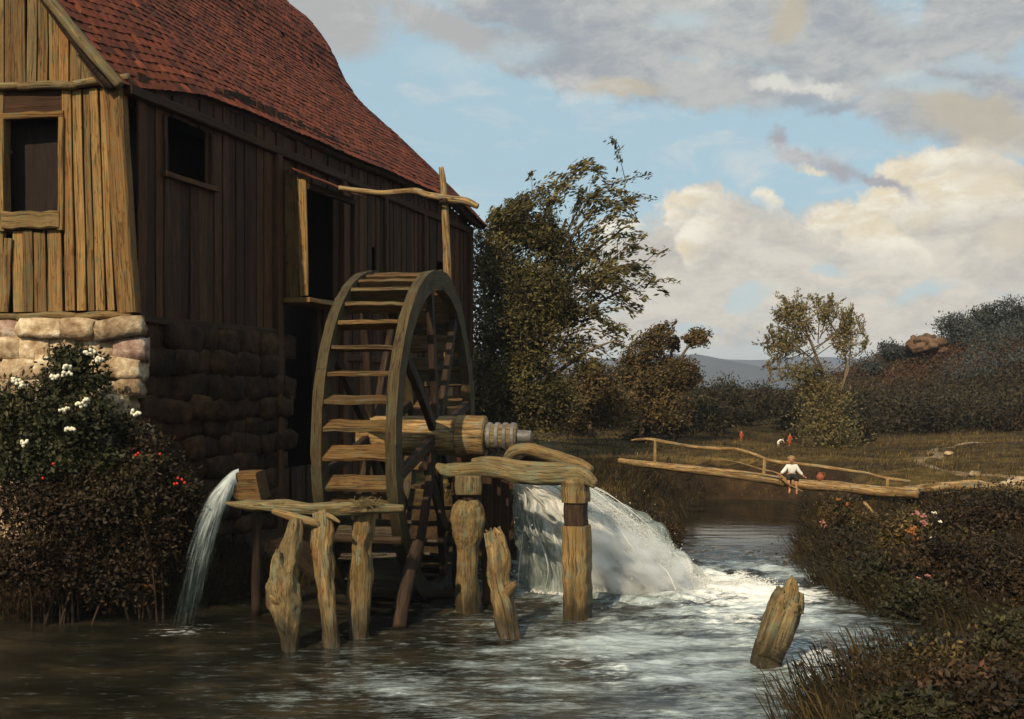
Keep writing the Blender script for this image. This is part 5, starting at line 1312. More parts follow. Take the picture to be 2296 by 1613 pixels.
def spray(lv, wood, pts, rs, L=0.3, ratio=0.42, dens=9.0, off=0.16, start=0.25, r0=0.03, wind=0.5, seed=0, side=3):
    """a twig with leaves, and short side twigs"""
    c = catmull(pts, 14); ln = sum((c[i + 1] - c[i]).length for i in range(14))
    tube(wood, pts, [r0, r0 * 0.6, r0 * 0.25], seg=5, rings=8, rough=0.1, seed=seed)
    def along(c, ln, start, dens, off):
        m = max(int(ln * dens), 3); u = rs.uniform(start, 1.02, m)
        C = np.array([tuple(q) for q in c]); x = np.clip(u, 0, 1) * (len(C) - 1); i = np.minimum(x.astype(int), len(C) - 2); f = (x - i)[:, None]
        p = C[i] * (1 - f) + C[i + 1] * f; T = unit(C[i + 1] - C[i])
        p = p + rs.normal(size=(m, 3)) * off * (0.5 + 0.6 * (1 - u[:, None]))
        a = unit(T * 0.8 + WIND * wind + rs.normal(size=(m, 3)) * 0.45)
        lv.add(p, a, rs.normal(size=(m, 3)) + np.array([0, -0.5, 0.8]), L * rs.uniform(0.55, 1.25, m), ratio, np.clip(rs.normal(0.6, 0.2, m), 0, 1))
    along(c, ln, start, dens, off)
    for k in range(side):
        u = rs.uniform(0.25, 0.85); b = interp(c, u); T = (interp(c, min(u + .1, 1)) - b).normalized()
        e = b + (T * 0.7 + Vector(rs.normal(size=3)) * 0.5 + Vector(WIND) * 0.3).normalized() * ln * rs.uniform(0.16, 0.32)
        sub = [b, b.lerp(e, 0.5) + Vector((0, 0, 0.04 * ln)), e]
        tube(wood, sub, [r0 * 0.4, r0 * 0.15], seg=4, rings=4, seed=seed + k)
        along(catmull(sub, 6), (e - b).length, 0.2, dens * 1.2, off * 0.8)

def pe(px, py, Y, rx, ry, rd=None):
    k = Y / F; return (tuple(P(px, py, Y)), (rx * k, (rd if rd is not None else (rx + ry) / 2) * k, ry * k))

M['leaf_olive'] = mat_leaf('olive_leaf', [(0.15, (0.014, 0.013, 0.004)), (0.38, (0.043, 0.038, 0.012)), (0.58, (0.105, 0.088, 0.027)), (0.82, (0.25, 0.20, 0.07))], 0.35)
M['leaf_dark'] = mat_leaf('dark_leaf', [(0.15, (0.008, 0.008, 0.003)), (0.45, (0.024, 0.023, 0.008)), (0.70, (0.048, 0.042, 0.014)), (0.9, (0.09, 0.075, 0.026))], 0.2)
M['leaf_brown'] = mat_leaf('russet_leaf', [(0.15, (0.022, 0.014, 0.006)), (0.42, (0.062, 0.042, 0.014)), (0.65, (0.125, 0.085, 0.028)), (0.88, (0.22, 0.145, 0.052))], 0.25)
M['leaf_scrub'] = mat_leaf('scrub_leaf', [(0.12, (0.007, 0.005, 0.002)), (0.40, (0.020, 0.013, 0.005)), (0.62, (0.040, 0.024, 0.009)), (0.80, (0.066, 0.034, 0.012)), (0.95, (0.13, 0.052, 0.022))], 0.2, clump=1.6)
M['leaf_light'] = mat_leaf('pale_leaf', [(0.12, (0.055, 0.042, 0.016)), (0.40, (0.13, 0.105, 0.042)), (0.65, (0.23, 0.18, 0.075)), (0.88, (0.36, 0.29, 0.14))], 0.35)
M['leaf_hill'] = mat_leaf('hill_leaf', [(0.12, (0.014, 0.009, 0.004)), (0.38, (0.036, 0.022, 0.008)), (0.60, (0.068, 0.035, 0.012)), (0.85, (0.14, 0.062, 0.022))], 0.2, clump=0.09)
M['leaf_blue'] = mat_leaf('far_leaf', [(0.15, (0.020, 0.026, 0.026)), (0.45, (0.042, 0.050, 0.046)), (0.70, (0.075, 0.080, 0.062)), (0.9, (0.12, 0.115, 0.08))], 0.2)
M['leaf_berry'] = mat_leaf('berry_leaf', [(0.12, (0.008, 0.006, 0.003)), (0.40, (0.022, 0.016, 0.006)), (0.64, (0.045, 0.032, 0.011)), (0.9, (0.105, 0.07, 0.026))], 0.2, clump=1.8)  # leaf colour darkened in place of shade on the lower left bank
M['leaf_wood'] = mat_leaf('wood_leaf', [(0.12, (0.008, 0.006, 0.003)), (0.40, (0.022, 0.017, 0.006)), (0.62, (0.042, 0.032, 0.011)), (0.9, (0.085, 0.06, 0.02))], 0.2, clump=0.16)
M['leaf_elder'] = mat_leaf('elder_leaf', [(0.12, (0.008, 0.009, 0.003)), (0.40, (0.021, 0.023, 0.008)), (0.64, (0.047, 0.046, 0.016)), (0.9, (0.11, 0.098, 0.038))], 0.2, clump=2.0)
M['grass_dark'] = mat_leaf('bank_grass_blade', [(0.12, (0.008, 0.006, 0.0025)), (0.42, (0.024, 0.017, 0.006)), (0.66, (0.052, 0.036, 0.012)), (0.9, (0.13, 0.088, 0.03))], 0.2, clump=0.9)
M['grass_meadow'] = mat_leaf('meadow_grass_blade', [(0.14, (0.014, 0.009, 0.003)), (0.38, (0.044, 0.028, 0.009)), (0.60, (0.10, 0.063, 0.019)), (0.85, (0.24, 0.15, 0.046))], 0.2, clump=0.22)
M['blossom'] = mat_plain('cream_blossom', (0.72, 0.68, 0.52), 0.8, 0.15, 30); M['berry'] = mat_plain('red_berry', (0.50, 0.03, 0.02), 0.4)
M['pink'] = mat_plain('pink_blossom', (0.34, 0.15, 0.13), 0.8, 0.4, 30); M['orange'] = mat_plain('orange_blossom', (0.28, 0.105, 0.03), 0.8, 0.4, 30)

# the big wind-blown tree behind the mill
def big_tree():
    rs = np.random.default_rng(42); Y = 46.0
    P = lambda a, b, y_: globals()['P'](a, 870 + (b - 870) * 0.972, y_)
    o = thing('windblown_tree', 'large dark willow-like tree behind the mill gable, its sprays blown to the right', 'tree', (P(1160, 1000, Y).x, Y, 1.2))
    wood = MB(); lv = Leaves()
    base = P(1150, 1010, Y)
    tube(wood, [base, P(1158, 850, Y), P(1185, 720, Y), P(1225, 600, Y), P(1270, 480, Y)], [0.36, 0.30, 0.20, 0.12, 0.05], seg=9, rings=20, rough=0.12, seed=1)
    for i, pts in enumerate(([(1158, 860), (1120, 720), (1118, 600), (1135, 490)], [(1175, 760), (1255, 640), (1330, 560), (1400, 500)], [(1165, 820), (1240, 740), (1330, 680), (1410, 640)], [(1160, 900), (1230, 850), (1310, 790), (1380, 760)])):
        tube(wood, [P(a, b, Y + rs.uniform(-.6, .6)) for a, b in pts], [0.17, 0.11, 0.07, 0.03], seg=7, rings=16, rough=0.1, seed=10 + i)
    dense = [pe(1105, 580, Y, 62, 80), pe(1150, 520, Y, 60, 52), pe(1215, 530, Y, 68, 46), pe(1135, 690, Y, 95, 110), pe(1215, 640, Y, 82, 92), pe(1105, 850, Y, 78, 120), pe(1180, 880, Y, 86, 95),
             pe(1205, 760, Y, 66, 84), pe(1250, 690, Y, 44, 46), pe(1245, 910, Y, 52, 62), pe(1120, 960, Y, 90, 60)]
    crown(lv, dense, 68000, rs, L=0.18, ratio=0.38, wind=0.5, clumps=70, spread=0.20, shell=0.66)
    # lighter, looser edge
    loose = [pe(1290, 560, Y, 80, 40), pe(1330, 620, Y, 70, 46), pe(1300, 700, Y, 60, 44), pe(1290, 780, Y, 50, 36), pe(1195, 470, Y, 70, 34), pe(1120, 500, Y, 40, 36)]
    crown(lv, loose, 5200, rs, L=0.22, ratio=0.36, wind=1.0, clumps=26, spread=0.18)
    tw = [[(1185, 560), (1235, 440), (1270, 385), (1312, 350)], [(1200, 520), (1245, 430), (1300, 375), (1345, 362)], [(1230, 590), (1310, 450), (1370, 400), (1456, 378)], [(1240, 580), (1320, 470), (1370, 445), (1422, 432)],
          [(1140, 580), (1160, 480), (1185, 430), (1215, 408)], [(1120, 580), (1130, 490), (1150, 455), (1172, 425)], [(1100, 600), (1098, 510), (1104, 480), (1116, 458)], [(1150, 540), (1190, 450), (1210, 425), (1245, 395)],
          [(1240, 600), (1300, 520), (1345, 490), (1380, 470)], [(1250, 620), (1330, 540), (1375, 515), (1418, 520)], [(1260, 640), (1340, 590), (1390, 570), (1430, 545)], [(1260, 640), (1360, 600), (1430, 610), (1495, 655)],
          [(1255, 660), (1340, 620), (1400, 625), (1450, 665)], [(1250, 680), (1330, 660), (1380, 670), (1425, 705)], [(1240, 700), (1300, 690), (1340, 705), (1375, 730)], [(1250, 760), (1310, 735), (1360, 745), (1400, 775)],
          [(1240, 790), (1300, 765), (1345, 780), (1385, 815)], [(1250, 740), (1320, 710), (1355, 720), (1408, 745)], [(1230, 810), (1280, 790), (1310, 800), (1335, 830)], [(1250, 580), (1300, 500), (1335, 455), (1395, 458)],
          [(1250, 560), (1290, 470), (1320, 430), (1372, 412)], [(1255, 650), (1350, 605), (1410, 590), (1462, 612)], [(1270, 660), (1340, 640), (1400, 660), (1440, 690)]]
    for i, t in enumerate(tw):
        spray(lv, wood, [P(a, b, Y + rs.uniform(-0.8, 0.8)) for a, b in t], rs, L=0.27, ratio=0.34, dens=24, off=0.17, start=0.22, r0=0.04, seed=100 + i, side=4)
    wood.build('trunk', M['bark'], o); lv.build('crown', M['leaf_olive'], o)
big_tree()

def tree(name, label, base, trunk_pts, ells, n, mat, seed, L=0.3, sprays=(), group=None, tr=0.16, wind=0.6, ratio=0.42, cat='tree', clumps=24, spread=0.26, bark='bark'):
    rs = np.random.default_rng(seed); o = thing(name, label, cat, base, group); wood = MB(); lv = Leaves()
    for i, t in enumerate(trunk_pts): tube(wood, t, [tr * (0.75 ** min(i, 3)), tr * 0.7 * (0.75 ** min(i, 3)), tr * 0.3], seg=7, rings=14, rough=0.12, seed=seed + i)
    if ells: crown(lv, ells, n, rs, L=L, wind=wind, ratio=ratio, clumps=clumps, spread=spread)
    for i, t in enumerate(sprays): spray(lv, wood, t, rs, L=L, ratio=ratio, dens=5.0 / L, off=L * 0.55, start=0.1, r0=0.03, seed=seed + 50 + i, side=3)
    wood.build('trunk', M[bark], o); lv.build('crown', M[mat], o); return o

Y = 54.0; gy = gz(P(1885, 1000, Y).x, Y)
def q(px, py, dy=0.0): return P(px, py, Y + dy)
tree('slender_tree', 'light sparse tree with two thin leaning trunks above the log bridge', Vector((q(1885, 1000).x, Y, gy)),
     [[q(1880, 1012), q(1862, 880), q(1838, 820), q(1808, 745), q(1776, 690)], [q(1884, 1012), q(1882, 900), q(1898, 826), q(1882, 760), q(1838, 690)], [q(1884, 1012), q(1875, 900), q(1902, 830), q(1908, 740)], [q(1848, 845), q(1815, 800), q(1775, 772)], [q(1858, 870), q(1812, 838), q(1775, 825)]],
     [pe(1850, 925, Y, 52, 58), pe(1868, 985, Y, 62, 38), pe(1800, 838, Y, 44, 26), pe(1768, 775, Y, 44, 22), pe(1790, 722, Y, 34, 38), pe(1895, 770, Y, 20, 44), pe(1852, 700, Y, 22, 26), pe(1830, 870, Y, 36, 28), pe(1760, 700, Y, 22, 20), pe(1895, 720, Y, 14, 26)], 13000, 'leaf_light', 61, L=0.165, tr=0.11, spread=0.34, clumps=34,
     sprays=[[q(1810 + 4 * a_, 770 - 10 * (a_ % 3)), q(x_ + 16, y_ + 46), q(x_ + 5, y_ + 20), q(x_, y_)] for a_, (x_, y_) in enumerate(((1738, 700), (1728, 728), (1716, 752), (1760, 668), (1782, 664), (1800, 680), (1820, 662), (1834, 672), (1858, 664), (1874, 680), (1888, 694), (1918, 702), (1926, 724), (1752, 760), (1742, 800), (1722, 812), (1850, 720), (1864, 742)))] + [[q(1808, 745), q(1785, 715), q(1768, 690), q(1752, 665)], [q(1800, 760), q(1765, 745), q(1735, 752), q(1712, 772)], [q(1815, 800), q(1775, 785), q(1735, 775), q(1718, 780)], [q(1812, 838), q(1775, 830), q(1745, 826), q(1728, 832)],
             [q(1838, 690), q(1835, 680), q(1840, 672), q(1845, 665)], [q(1882, 760), q(1860, 720), q(1855, 700), q(1862, 672)], [q(1908, 760), q(1908, 730), q(1905, 705), q(1912, 690)], [q(1810, 745), q(1800, 710), q(1795, 695), q(1790, 680)], [q(1870, 830), q(1930, 790), q(1940, 770), q(1944, 755)], [q(1776, 690), q(1765, 675), q(1752, 668), q(1742, 663)]])
Y = 58.0
tree('round_bush_tree', 'brownish low rounded tree just right of the big windblown tree', Vector((q(1320, 960).x, Y, 1.4)), [[q(1325, 980), q(1322, 900), q(1318, 850)]],
     [pe(1300, 880, Y, 50, 48), pe(1350, 865, Y, 48, 44), pe(1325, 835, Y, 34, 24), pe(1280, 920, Y, 44, 40), pe(1365, 915, Y, 56, 48)], 16000, 'leaf_brown', 62, L=0.20)
Y = 62.0
tree('tufted_tree', 'tall olive tree with flame-shaped tufts in the middle distance', Vector((q(1450, 960).x, Y, 1.4)), [[q(1440, 980), q(1442, 880), q(1450, 800), q(1468, 752)], [q(1450, 870), q(1480, 800), q(1500, 750)]],
     [pe(1430, 880, Y, 54, 60), pe(1470, 860, Y, 46, 56), pe(1440, 800, Y, 34, 40), pe(1408, 820, Y, 22, 36), pe(1468, 770, Y, 26, 30), pe(1490, 752, Y, 18, 24), pe(1480, 915, Y, 60, 50)], 20000, 'leaf_brown', 63, L=0.20, wind=0.9,
     sprays=[[q(1455, 790), q(1470, 750), q(1482, 735), q(1494, 722)], [q(1440, 800), q(1448, 760), q(1458, 745), q(1472, 732)], [q(1480, 780), q(1498, 755), q(1506, 740), q(1512, 722)], [q(1410, 820), q(1415, 790), q(1420, 775), q(1430, 760)], [q(1480, 800), q(1495, 780), q(1505, 772), q(1514, 765)]])
Y = 63.0
tree('leaning_tuft_tree', 'small tree with pale trunk and a round tuft bent to the right', Vector((q(1520, 950).x, Y, 1.4)), [[q(1505, 960), q(1510, 880), q(1520, 830), q(1534, 790), q(1560, 762)], [q(1512, 870), q(1505, 800), q(1512, 775)]],
     [pe(1520, 838, Y, 46, 32), pe(1494, 830, Y, 22, 26), pe(1566, 757, Y, 24, 21), pe(1548, 764, Y, 16, 14), pe(1512, 772, Y, 15, 18), pe(1540, 850, Y, 26, 26)], 10000, 'leaf_brown', 64, L=0.19, wind=0.8)
Y = 66.0
tree('small_dark_shrub', 'narrow dark reddish shrub standing against the blue hill', Vector((q(1553, 880).x, Y, 3.0)), [[q(1553, 900), q(1553, 850)]], [pe(1553, 846, Y, 8, 18), pe(1554, 824, Y, 5, 6)], 500, 'leaf_scrub', 65, L=0.2, tr=0.05, wind=0.1, cat='shrub')

# the wood behind the meadow: one mass, with ragged top
def wood_mass():
    rs = np.random.default_rng(70); lv = Leaves(); ells = []
    top = [(1230, 895), (1380, 900), (1480, 886), (1560, 876), (1640, 868), (1720, 876), (1800, 888), (1900, 882), (1980, 895), (2100, 905), (2330, 915)]
    for i in range(120):
        px = rs.uniform(1225, 1950); ty = np.interp(px, [a for a, _ in top], [b for _, b in top]); Yd = rs.uniform(78, 112); py = ty + 14 + rs.uniform(0, 1) ** 1.3 * 74
        r = rs.uniform(14, 34); ells.append(pe(px, py, Yd - (py - ty) * 0.25, r * 1.25, r))
    crown(lv, ells, 110000, rs, L=0.24, ratio=0.5, wind=0.2, clumps=14, spread=0.34)
    set_props(lv.build('far_wood', M['leaf_wood']), 'dark wood closing the meadow in front of the blue hills', 'wood', kind='stuff')
wood_mass()

# hill on the right: crest trees one by one, scrub as cover
Yh = 125.0
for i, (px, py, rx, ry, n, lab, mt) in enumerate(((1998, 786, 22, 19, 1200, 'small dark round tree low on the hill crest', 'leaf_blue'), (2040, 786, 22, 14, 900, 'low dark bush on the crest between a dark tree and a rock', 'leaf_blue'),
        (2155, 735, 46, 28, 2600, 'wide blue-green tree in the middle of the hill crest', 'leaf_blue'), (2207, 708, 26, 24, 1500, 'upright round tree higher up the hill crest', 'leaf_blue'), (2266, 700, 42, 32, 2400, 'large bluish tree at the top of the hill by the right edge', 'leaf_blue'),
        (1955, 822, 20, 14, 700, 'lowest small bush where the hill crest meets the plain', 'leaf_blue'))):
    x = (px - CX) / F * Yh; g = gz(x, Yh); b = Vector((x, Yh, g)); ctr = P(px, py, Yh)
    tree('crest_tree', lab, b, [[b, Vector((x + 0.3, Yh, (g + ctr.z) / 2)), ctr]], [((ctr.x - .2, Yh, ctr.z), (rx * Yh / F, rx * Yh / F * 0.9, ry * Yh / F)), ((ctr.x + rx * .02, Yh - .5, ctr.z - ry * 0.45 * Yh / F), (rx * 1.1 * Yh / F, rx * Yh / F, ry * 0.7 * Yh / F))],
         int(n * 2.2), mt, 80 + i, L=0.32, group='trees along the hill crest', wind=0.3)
mb = MB(); rsx = P(2080, 762, 122)
for i in range(7):
    a = i * 2.4; ball(mb, rsx + Vector((1.1 * math.cos(a) * (i > 0), math.sin(a), -0.16 * i - 0.35)), (1.25 - 0.09 * i, 1.2, 0.85 - 0.06 * i), seed=i, rough=0.9, seg=16, rings=12, freq=1.5)
set_props(mb.build('rock', mat_mottle('russet_rock', [(0.36, (0.035, 0.02, 0.01)), (0.5, (0.10, 0.056, 0.03)), (0.66, (0.20, 0.125, 0.075))], 1.6, bstr=0.8, bdist=0.3), None), 'reddish brown rock outcrop on the hill crest beside a dark tree', 'rock')
def hill_scrub():
    rs = np.random.default_rng(90)
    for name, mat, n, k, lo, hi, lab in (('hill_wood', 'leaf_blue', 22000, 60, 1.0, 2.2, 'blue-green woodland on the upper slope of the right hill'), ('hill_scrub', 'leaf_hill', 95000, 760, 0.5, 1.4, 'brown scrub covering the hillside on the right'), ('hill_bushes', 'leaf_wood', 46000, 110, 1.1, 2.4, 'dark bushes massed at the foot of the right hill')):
        lv = Leaves(); el = []
        for i in range(k):
            if name == 'hill_scrub': y = rs.uniform(80, 160); x = rs.uniform(0.26, 0.52) * y
            elif name == 'hill_wood': y = rs.uniform(104, 132); x = rs.uniform(0.415, 0.53) * y
            else: y = rs.uniform(76, 100); x = rs.uniform(0.27, 0.52) * y
            r = rs.uniform(lo, hi); el.append(((x, y, gz(x, y) + r * 0.35), (r * 1.35, r * 1.3, r * 0.8)))
        crown(lv, el, n, rs, L=0.30, ratio=0.5, wind=0.2, clumps=9, spread=0.36)
        set_props(lv.build(name, M[mat]), lab, 'scrub', kind='stuff')
hill_scrub()

# left bank: the white-flowering elder over the stones, low growth, berries
def bush(name, label, ells, n, mat, seed, L=0.13, cat='bush', group=None, stems=7, wind=0.25, flowers=(), clumps=30, spread=0.26, base=None, fl_label=None):
    rs = np.random.default_rng(seed); c0 = Vector(ells[0][0]); bz = gz(c0.x, c0.y)
    o = thing(name, label, cat, base or (c0.x, c0.y, bz), group); lv = Leaves(); crown(lv, ells, n, rs, L=L, ratio=0.5, wind=wind, clumps=clumps, spread=spread)
    wood = MB()
    for i in range(stems):
        c, r = ells[i % len(ells)]; d = rs.normal(size=3) * 0.5
        e = Vector((c[0] + d[0] * r[0], c[1] + d[1] * r[1], c[2] + abs(d[2]) * r[2])); s = Vector((c0.x + rs.normal() * 0.2, c0.y + rs.normal() * 0.15, gz(c0.x, c0.y) - 0.05))
        tube(wood, [s, s.lerp(e, 0.5) + Vector((rs.normal() * .1, rs.normal() * .1, 0.1)), e], [0.03, 0.02, 0.008], seg=5, rings=8, seed=seed + i)
    wood.build('stems', M['dark_wood'], o); lv.build('foliage', M[mat], o)
    for kind, mt, size, pts in flowers:
        for j, p in enumerate(pts):
            fb = MB(); p = Vector(p)
            for k in range(9 if size > 0.03 else 1):
                d = Vector(rs.normal(size=3)) * size * 0.55; d.z *= 0.5; ball(fb, p + d, size * (0.42 if size > 0.03 else 1.0), seed=k, rough=0.5, seg=6, rings=4, freq=3)
            fb.build(kind, M[mt], o)
    return o
YB = 21.55
fl = [(150, 822, 20.95), (148, 838, 20.9), (224, 808, 20.9), (200, 792, 20.95), (50, 863, 20.75), (33, 852, 20.8), (122, 846, 20.85), (143, 918, 20.6), (185, 906, 20.6), (195, 897, 20.6), (305, 927, 20.9), (55, 993, 20.45), (160, 962, 20.5)]
bush('elder_bush', 'leafy bush with clusters of cream white blossom against the stone base', [pe(140, 930, YB, 118, 92, 80), pe(175, 835, YB, 66, 54, 48), pe(60, 930, YB, 80, 84, 64), pe(205, 950, YB, 46, 56, 46), pe(140, 1020, YB, 130, 66, 80), pe(145, 796, YB + .1, 30, 26, 26), pe(20, 1010, YB, 70, 80, 70)],
     22000, 'leaf_elder', 120, L=0.115, flowers=[('blossom', 'blossom', 0.085, [P(*p) for p in fl])], clumps=60, spread=0.2, stems=12)
bd_ = [(310, 1017, 20.5), (302, 1022, 20.5), (358, 1018, 20.7), (398, 1072, 20.6), (405, 1077, 20.6), (400, 1083, 20.6), (412, 1083, 20.6), (388, 1086, 20.6), (118, 1040, 20.2), (95, 1072, 20.2)]
bush('berry_bush', 'low mixed bush dotted with red berries beside the stone corner', [pe(330, 1060, 21.9, 84, 76, 60), pe(250, 1110, 21.4, 110, 70, 70), pe(400, 1110, 22.3, 60, 70, 50), pe(300, 975, 22.2, 46, 46, 36)], 14000, 'leaf_berry', 121, L=0.095, clumps=60, spread=0.2,
     flowers=[('berry', 'berry', 0.028, [P(x, y, d - 0.2) for x, y, d in bd_])])
bush('nettle_bed', 'dim weeds along the dark bank under the berry bush', [pe(120, 1150, 21.2, 150, 80, 80), pe(300, 1200, 21.7, 110, 76, 60), pe(60, 1260, 21.0, 120, 80, 60), pe(240, 1290, 21.6, 130, 60, 50), pe(420, 1190, 22.8, 40, 70, 40)], 18000, 'leaf_scrub', 122, L=0.10, stems=3, clumps=60, spread=0.22)  # dark scrub leaf colour stands in for shade here

# right bank bushes
RB = [(1888, 1160, 38, 46, 32.6, 'brown shrub hanging under the right end of the log bridge', 'leaf_brown', 2200), (2040, 1200, 52, 46, 28.6, 'bush with pink and orange blossom at the foot of the bridge prop', 'leaf_brown', 2800),
      (2150, 1178, 66, 46, 28.8, 'dark bush on the bank top right of the pink blossom', 'leaf_scrub', 3000), (2250, 1160, 62, 44, 28.4, 'dark bush under the path by the right edge', 'leaf_scrub', 2800),
      (1985, 1290, 66, 42, 26.2, 'dark green bush leaning over the water left of the bank', 'leaf_dark', 3200), (2100, 1275, 80, 56, 25.6, 'reddish brown bush in the middle of the right bank', 'leaf_scrub', 3600),
      (2225, 1275, 84, 66, 25.0, 'dense dark bush halfway up the right bank by the edge', 'leaf_scrub', 3600), (2060, 1350, 66, 36, 23.6, 'low dark bush on the waterline before the inlet', 'leaf_dark', 2600),
      (2190, 1375, 86, 56, 22.4, 'broad brown bush above the little inlet', 'leaf_scrub', 3600), (2280, 1450, 70, 60, 20.2, 'olive dark bush at the head of the inlet', 'leaf_dark', 3000),
      (2170, 1535, 90, 42, 18.0, 'russet low bush on the near spit', 'leaf_scrub', 3200), (2060, 1600, 100, 40, 16.6, 'dark low bush at the bottom edge on the near spit', 'leaf_dark', 3200), (2260, 1590, 90, 56, 16.4, 'dark bush in the lower right corner', 'leaf_scrub', 3400)]
for i, (px, py, rx, ry, Yd, lab, mt, n) in enumerate(RB):
    hit = ray_ground(px, py + ry * 0.8); rx *= 1.12; ry *= 1.15; n = int(n * 2.3)
    if hit.z > 0.05: Yd = hit.y
    fls = []
    if i == 1:
        r0 = random.Random(2)
        fls = [('pink_flower', 'pink', 0.07, [P(2064 + r0.uniform(-10, 10), 1164 + r0.uniform(-14, 14), Yd - 0.9) for _ in range(4)]), ('orange_flower', 'orange', 0.08, [P(2042 + r0.uniform(-18, 18), 1196 + r0.uniform(-14, 14), Yd - 0.95) for _ in range(4)]), ('white_flower', 'blossom', 0.045, [P(2108, 1170, Yd - .9), P(2092, 1205, Yd - .9), P(2095, 1150, Yd - .8)])]
    if i == 5: fls = [('pink_flower', 'pink', 0.06, [P(2080, 1292, Yd - .9), P(2062, 1300, Yd - .8), P(2170, 1290, Yd - .7)])]
    if i == 0: fls = [('orange_flower', 'orange', 0.06, [P(1878, 1120, Yd - .6), P(1900, 1130, Yd - .6)]), ('pink_flower', 'pink', 0.06, [P(1846, 1172, Yd - .5), P(1850, 1180, Yd - .5)])]
    bush('bank_bush', lab, [pe(px, py, Yd, rx, ry), pe(px - rx * 0.5, py + ry * 0.35, Yd - .1, rx * 0.6, ry * 0.65), pe(px + rx * 0.45, py + ry * 0.3, Yd - .2, rx * 0.7, ry * 0.7)], n, mt, 140 + i, L=0.105, group='bushes on the right bank', flowers=fls, clumps=34, spread=0.26)

# low growth hiding the earth of the bank
def bank_cover():
    rs = np.random.default_rng(180)
    for name, mat, k, n, lab in (('bank_scrub', 'leaf_scrub', 190, 21000, 'tangle of low dark brown scrub over the right bank'), ('bank_herbs', 'leaf_brown', 80, 7500, 'patches of russet herbs over the right bank'), ('bank_ivy', 'leaf_dark', 80, 8000, 'patches of dark green creepers over the right bank')):
        lv = Leaves(); b = scatter(k, 3.6, 17, 14.5, 33, rs, 0.15, 9); el = []
        for p in b: r = rs.uniform(0.25, 0.65); el.append(((p[0], p[1], p[2] + r * 0.25), (r * 1.4, r * 1.3, r * rs.uniform(0.5, 0.9))))
        crown(lv, el, int(n * 1.9), rs, L=0.095, ratio=0.5, wind=-0.2, clumps=7, spread=0.34)
        set_props(lv.build(name, M[mat]), lab, 'scrub', kind='stuff')

# grass: blades on banks and meadow, reeds bending over the water
def blades(name, mat, base, length, lean, width, rs, kind='stuff', label=None, cat=None, tone=0.5):
    n = len(base); side = unit(np.stack([rs.normal(size=n), rs.normal(size=n), np.zeros(n)], 1)); L = length[:, None]; w = (width * rs.uniform(0.6, 1.3, n))[:, None]
    up = np.array([0, 0, 1.0]); mid = base + (up * 0.62 + lean * 0.28) * L; tip = base + (up * 0.80 + lean * 0.85) * L
    V = np.stack([base - side * w, base + side * w, mid + side * w * 0.7, mid - side * w * 0.7, tip], 1).reshape(-1, 3); o = 5 * np.arange(n)[:, None]
    me = mesh_np(name, V, [np.array([[0, 1, 2, 3]]) + o, np.array([[3, 2, 4]]) + o], {'rnd': np.repeat(np.clip(rs.normal(tone, 0.2, n), 0, 1), 5)}, smooth=False)
    return set_props(link(name, me, M[mat]), label, cat, kind=kind)
def scatter(n, x0, x1, y0, y1, rs, sd0, sd1):
    x = rs.uniform(x0, x1, n * 3); y = rs.uniform(y0, y1, n * 3); sd = pond_sd(x, y); k = (sd > sd0) & (sd < sd1); x, y = x[k][:n], y[k][:n]
    return np.stack([x, y, ground_h(x, y) - 0.02], 1)
bank_cover()
def grasses():
    rs = np.random.default_rng(200)
    def lean(n, dx, dy, j): return np.stack([dx + rs.normal(0, j, n), dy + rs.normal(0, j, n), np.zeros(n)], 1)
    b = scatter(20000, 3.4, 17, 14, 34, rs, 0.0, 8); n = len(b)
    blades('bank_grass', 'grass_dark', b, rs.uniform(0.16, 0.48, n), lean(n, -0.5, -0.1, 0.5), 0.010, rs, label='dark grass covering the right bank and spit', cat='grass')
    b = scatter(5200, 3.2, 13, 14, 40, rs, -0.22, 0.5); n = len(b)
    blades('reeds', 'grass_dark', b, rs.uniform(0.5, 1.15, n), lean(n, -0.95, -0.1, 0.35), 0.013, rs, label='long reeds bending left over the water from the right bank', cat='reeds', tone=0.55)
    b = scatter(26000, 2.5, 34, 30, 78, rs, 0.2, 60); n = len(b)
    blades('meadow_grass', 'grass_meadow', b, rs.uniform(0.10, 0.30, n), lean(n, 0.35, 0, 0.5), 0.016, rs, label='short olive grass of the meadow beyond the stream', cat='grass')
    b = scatter(9000, -14, -4.6, 19.4, 26, rs, -0.1, 3.0); n = len(b)
    blades('shore_grass', 'grass_dark', b, rs.uniform(0.15, 0.5, n), lean(n, 0.2, -0.4, 0.5), 0.010, rs, label='dark grass along the shaded left bank', cat='grass', tone=0.4)
    b = scatter(12000, -2, 8.5, 28, 46, rs, 0.0, 5.0); n = len(b)
    blades('far_bank_grass', 'grass_dark', b, rs.uniform(0.14, 0.42, n), lean(n, 0.3, -0.3, 0.5), 0.013, rs, label='brown grass on the bank behind the waterfall', cat='grass', tone=0.5)
grasses()

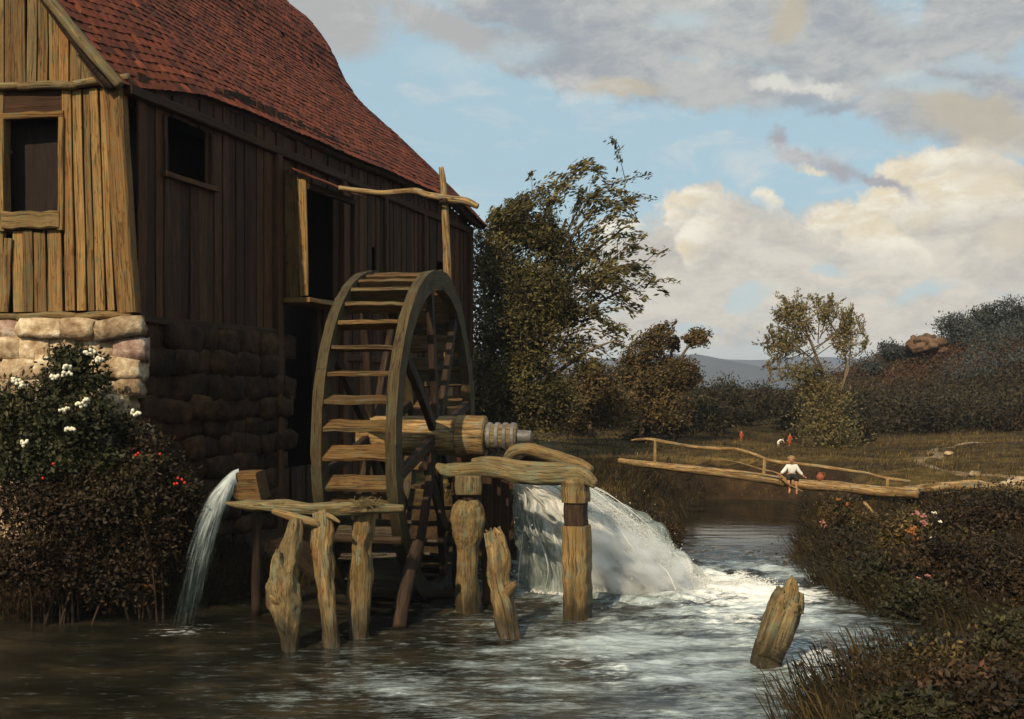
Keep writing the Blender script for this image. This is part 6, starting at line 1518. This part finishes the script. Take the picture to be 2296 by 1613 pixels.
# paths: beaten earth laid on the ground
M['path'] = mat_mottle('beaten_earth', [(0.34, (0.07, 0.045, 0.022)), (0.5, (0.17, 0.115, 0.06)), (0.66, (0.36, 0.27, 0.16))], 2.6, bstr=0.6)
def path(pts, width, seed):
    rs = random.Random(seed); c = catmull(pts, 60); V = []; f = []
    for i, p in enumerate(c):
        T = (c[min(i + 1, 60)] - c[max(i - 1, 0)]); Nn = Vector((T.y, -T.x, 0)).normalized(); w_ = width * (0.7 + 0.6 * mnoise.noise(Vector((i * .3, seed, 0)))) * min(1, (60 - i) / 6 + 0.2)
        for j in range(7):
            s = (j - 3) / 3; qx = p + Nn * w_ * s * (1 + 0.2 * mnoise.noise(Vector((i * .7, j, seed)))); V.append((qx.x, qx.y, gz(qx.x, qx.y) + 0.035 - 0.07 * abs(s) ** 3))
    for i in range(60):
        for j in range(6): a = i * 7 + j; f.append([a, a + 1, a + 8, a + 7])
    mb = MB(); mb.add(V, f); set_props(mb.build('path', M['path']), kind='structure')
path([ray_ground(*q_) for q_ in ((2050, 1110), (2110, 1106), (2180, 1104), (2250, 1108), (2330, 1112), (2450, 1114))], 0.32, 1)
path([ray_ground(*q_) for q_ in ((2420, 1078), (2250, 1068), (2150, 1060), (2085, 1046), (2062, 1032), (2105, 1022), (2096, 1008), (2150, 998), (2230, 992))], 0.45, 2)
for i, (px, py, r, lab) in enumerate(((2286, 1096, 0.42, 'pale boulder beside the path at the right edge'), (2185, 1062, 0.16, 'small pale stone on the winding meadow path'), (2128, 1014, 0.15, 'small pale stone higher up the winding meadow path'))):
    g = ray_ground(px, py + 6); mb = MB(); ball(mb, g + ZN * r * 0.35, (r * 1.4, r, r * 0.7), seed=i, rough=0.5, seg=12, rings=9, freq=2); set_props(mb.build('boulder', M['stone']), lab, 'boulder')

# ------------------------------------------------------------------ air between here and the far hills
hz = bpy.data.materials.new('haze'); hz.use_nodes = True; nt = hz.node_tree; nt.nodes.remove(nt.nodes['Principled BSDF'])
pv = nt.nodes.new('ShaderNodeVolumePrincipled'); pv.inputs['Color'].default_value = (0.62, 0.70, 0.88, 1); pv.inputs['Density'].default_value = 0.00022; pv.inputs['Anisotropy'].default_value = 0.0
nt.links.new(pv.outputs[0], nt.nodes['Material Output'].inputs['Volume'])
mb = MB(); x0, x1, y0, y1, z0, z1 = -4200, 4200, -500, 4400, -4, 95
mb.add([(x0, y0, z0), (x1, y0, z0), (x1, y1, z0), (x0, y1, z0), (x0, y0, z1), (x1, y0, z1), (x1, y1, z1), (x0, y1, z1)], [[3, 2, 1, 0], [4, 5, 6, 7], [0, 1, 5, 4], [1, 2, 6, 5], [2, 3, 7, 6], [3, 0, 4, 7]])
set_props(mb.build('haze', hz, smooth=False), kind='stuff')
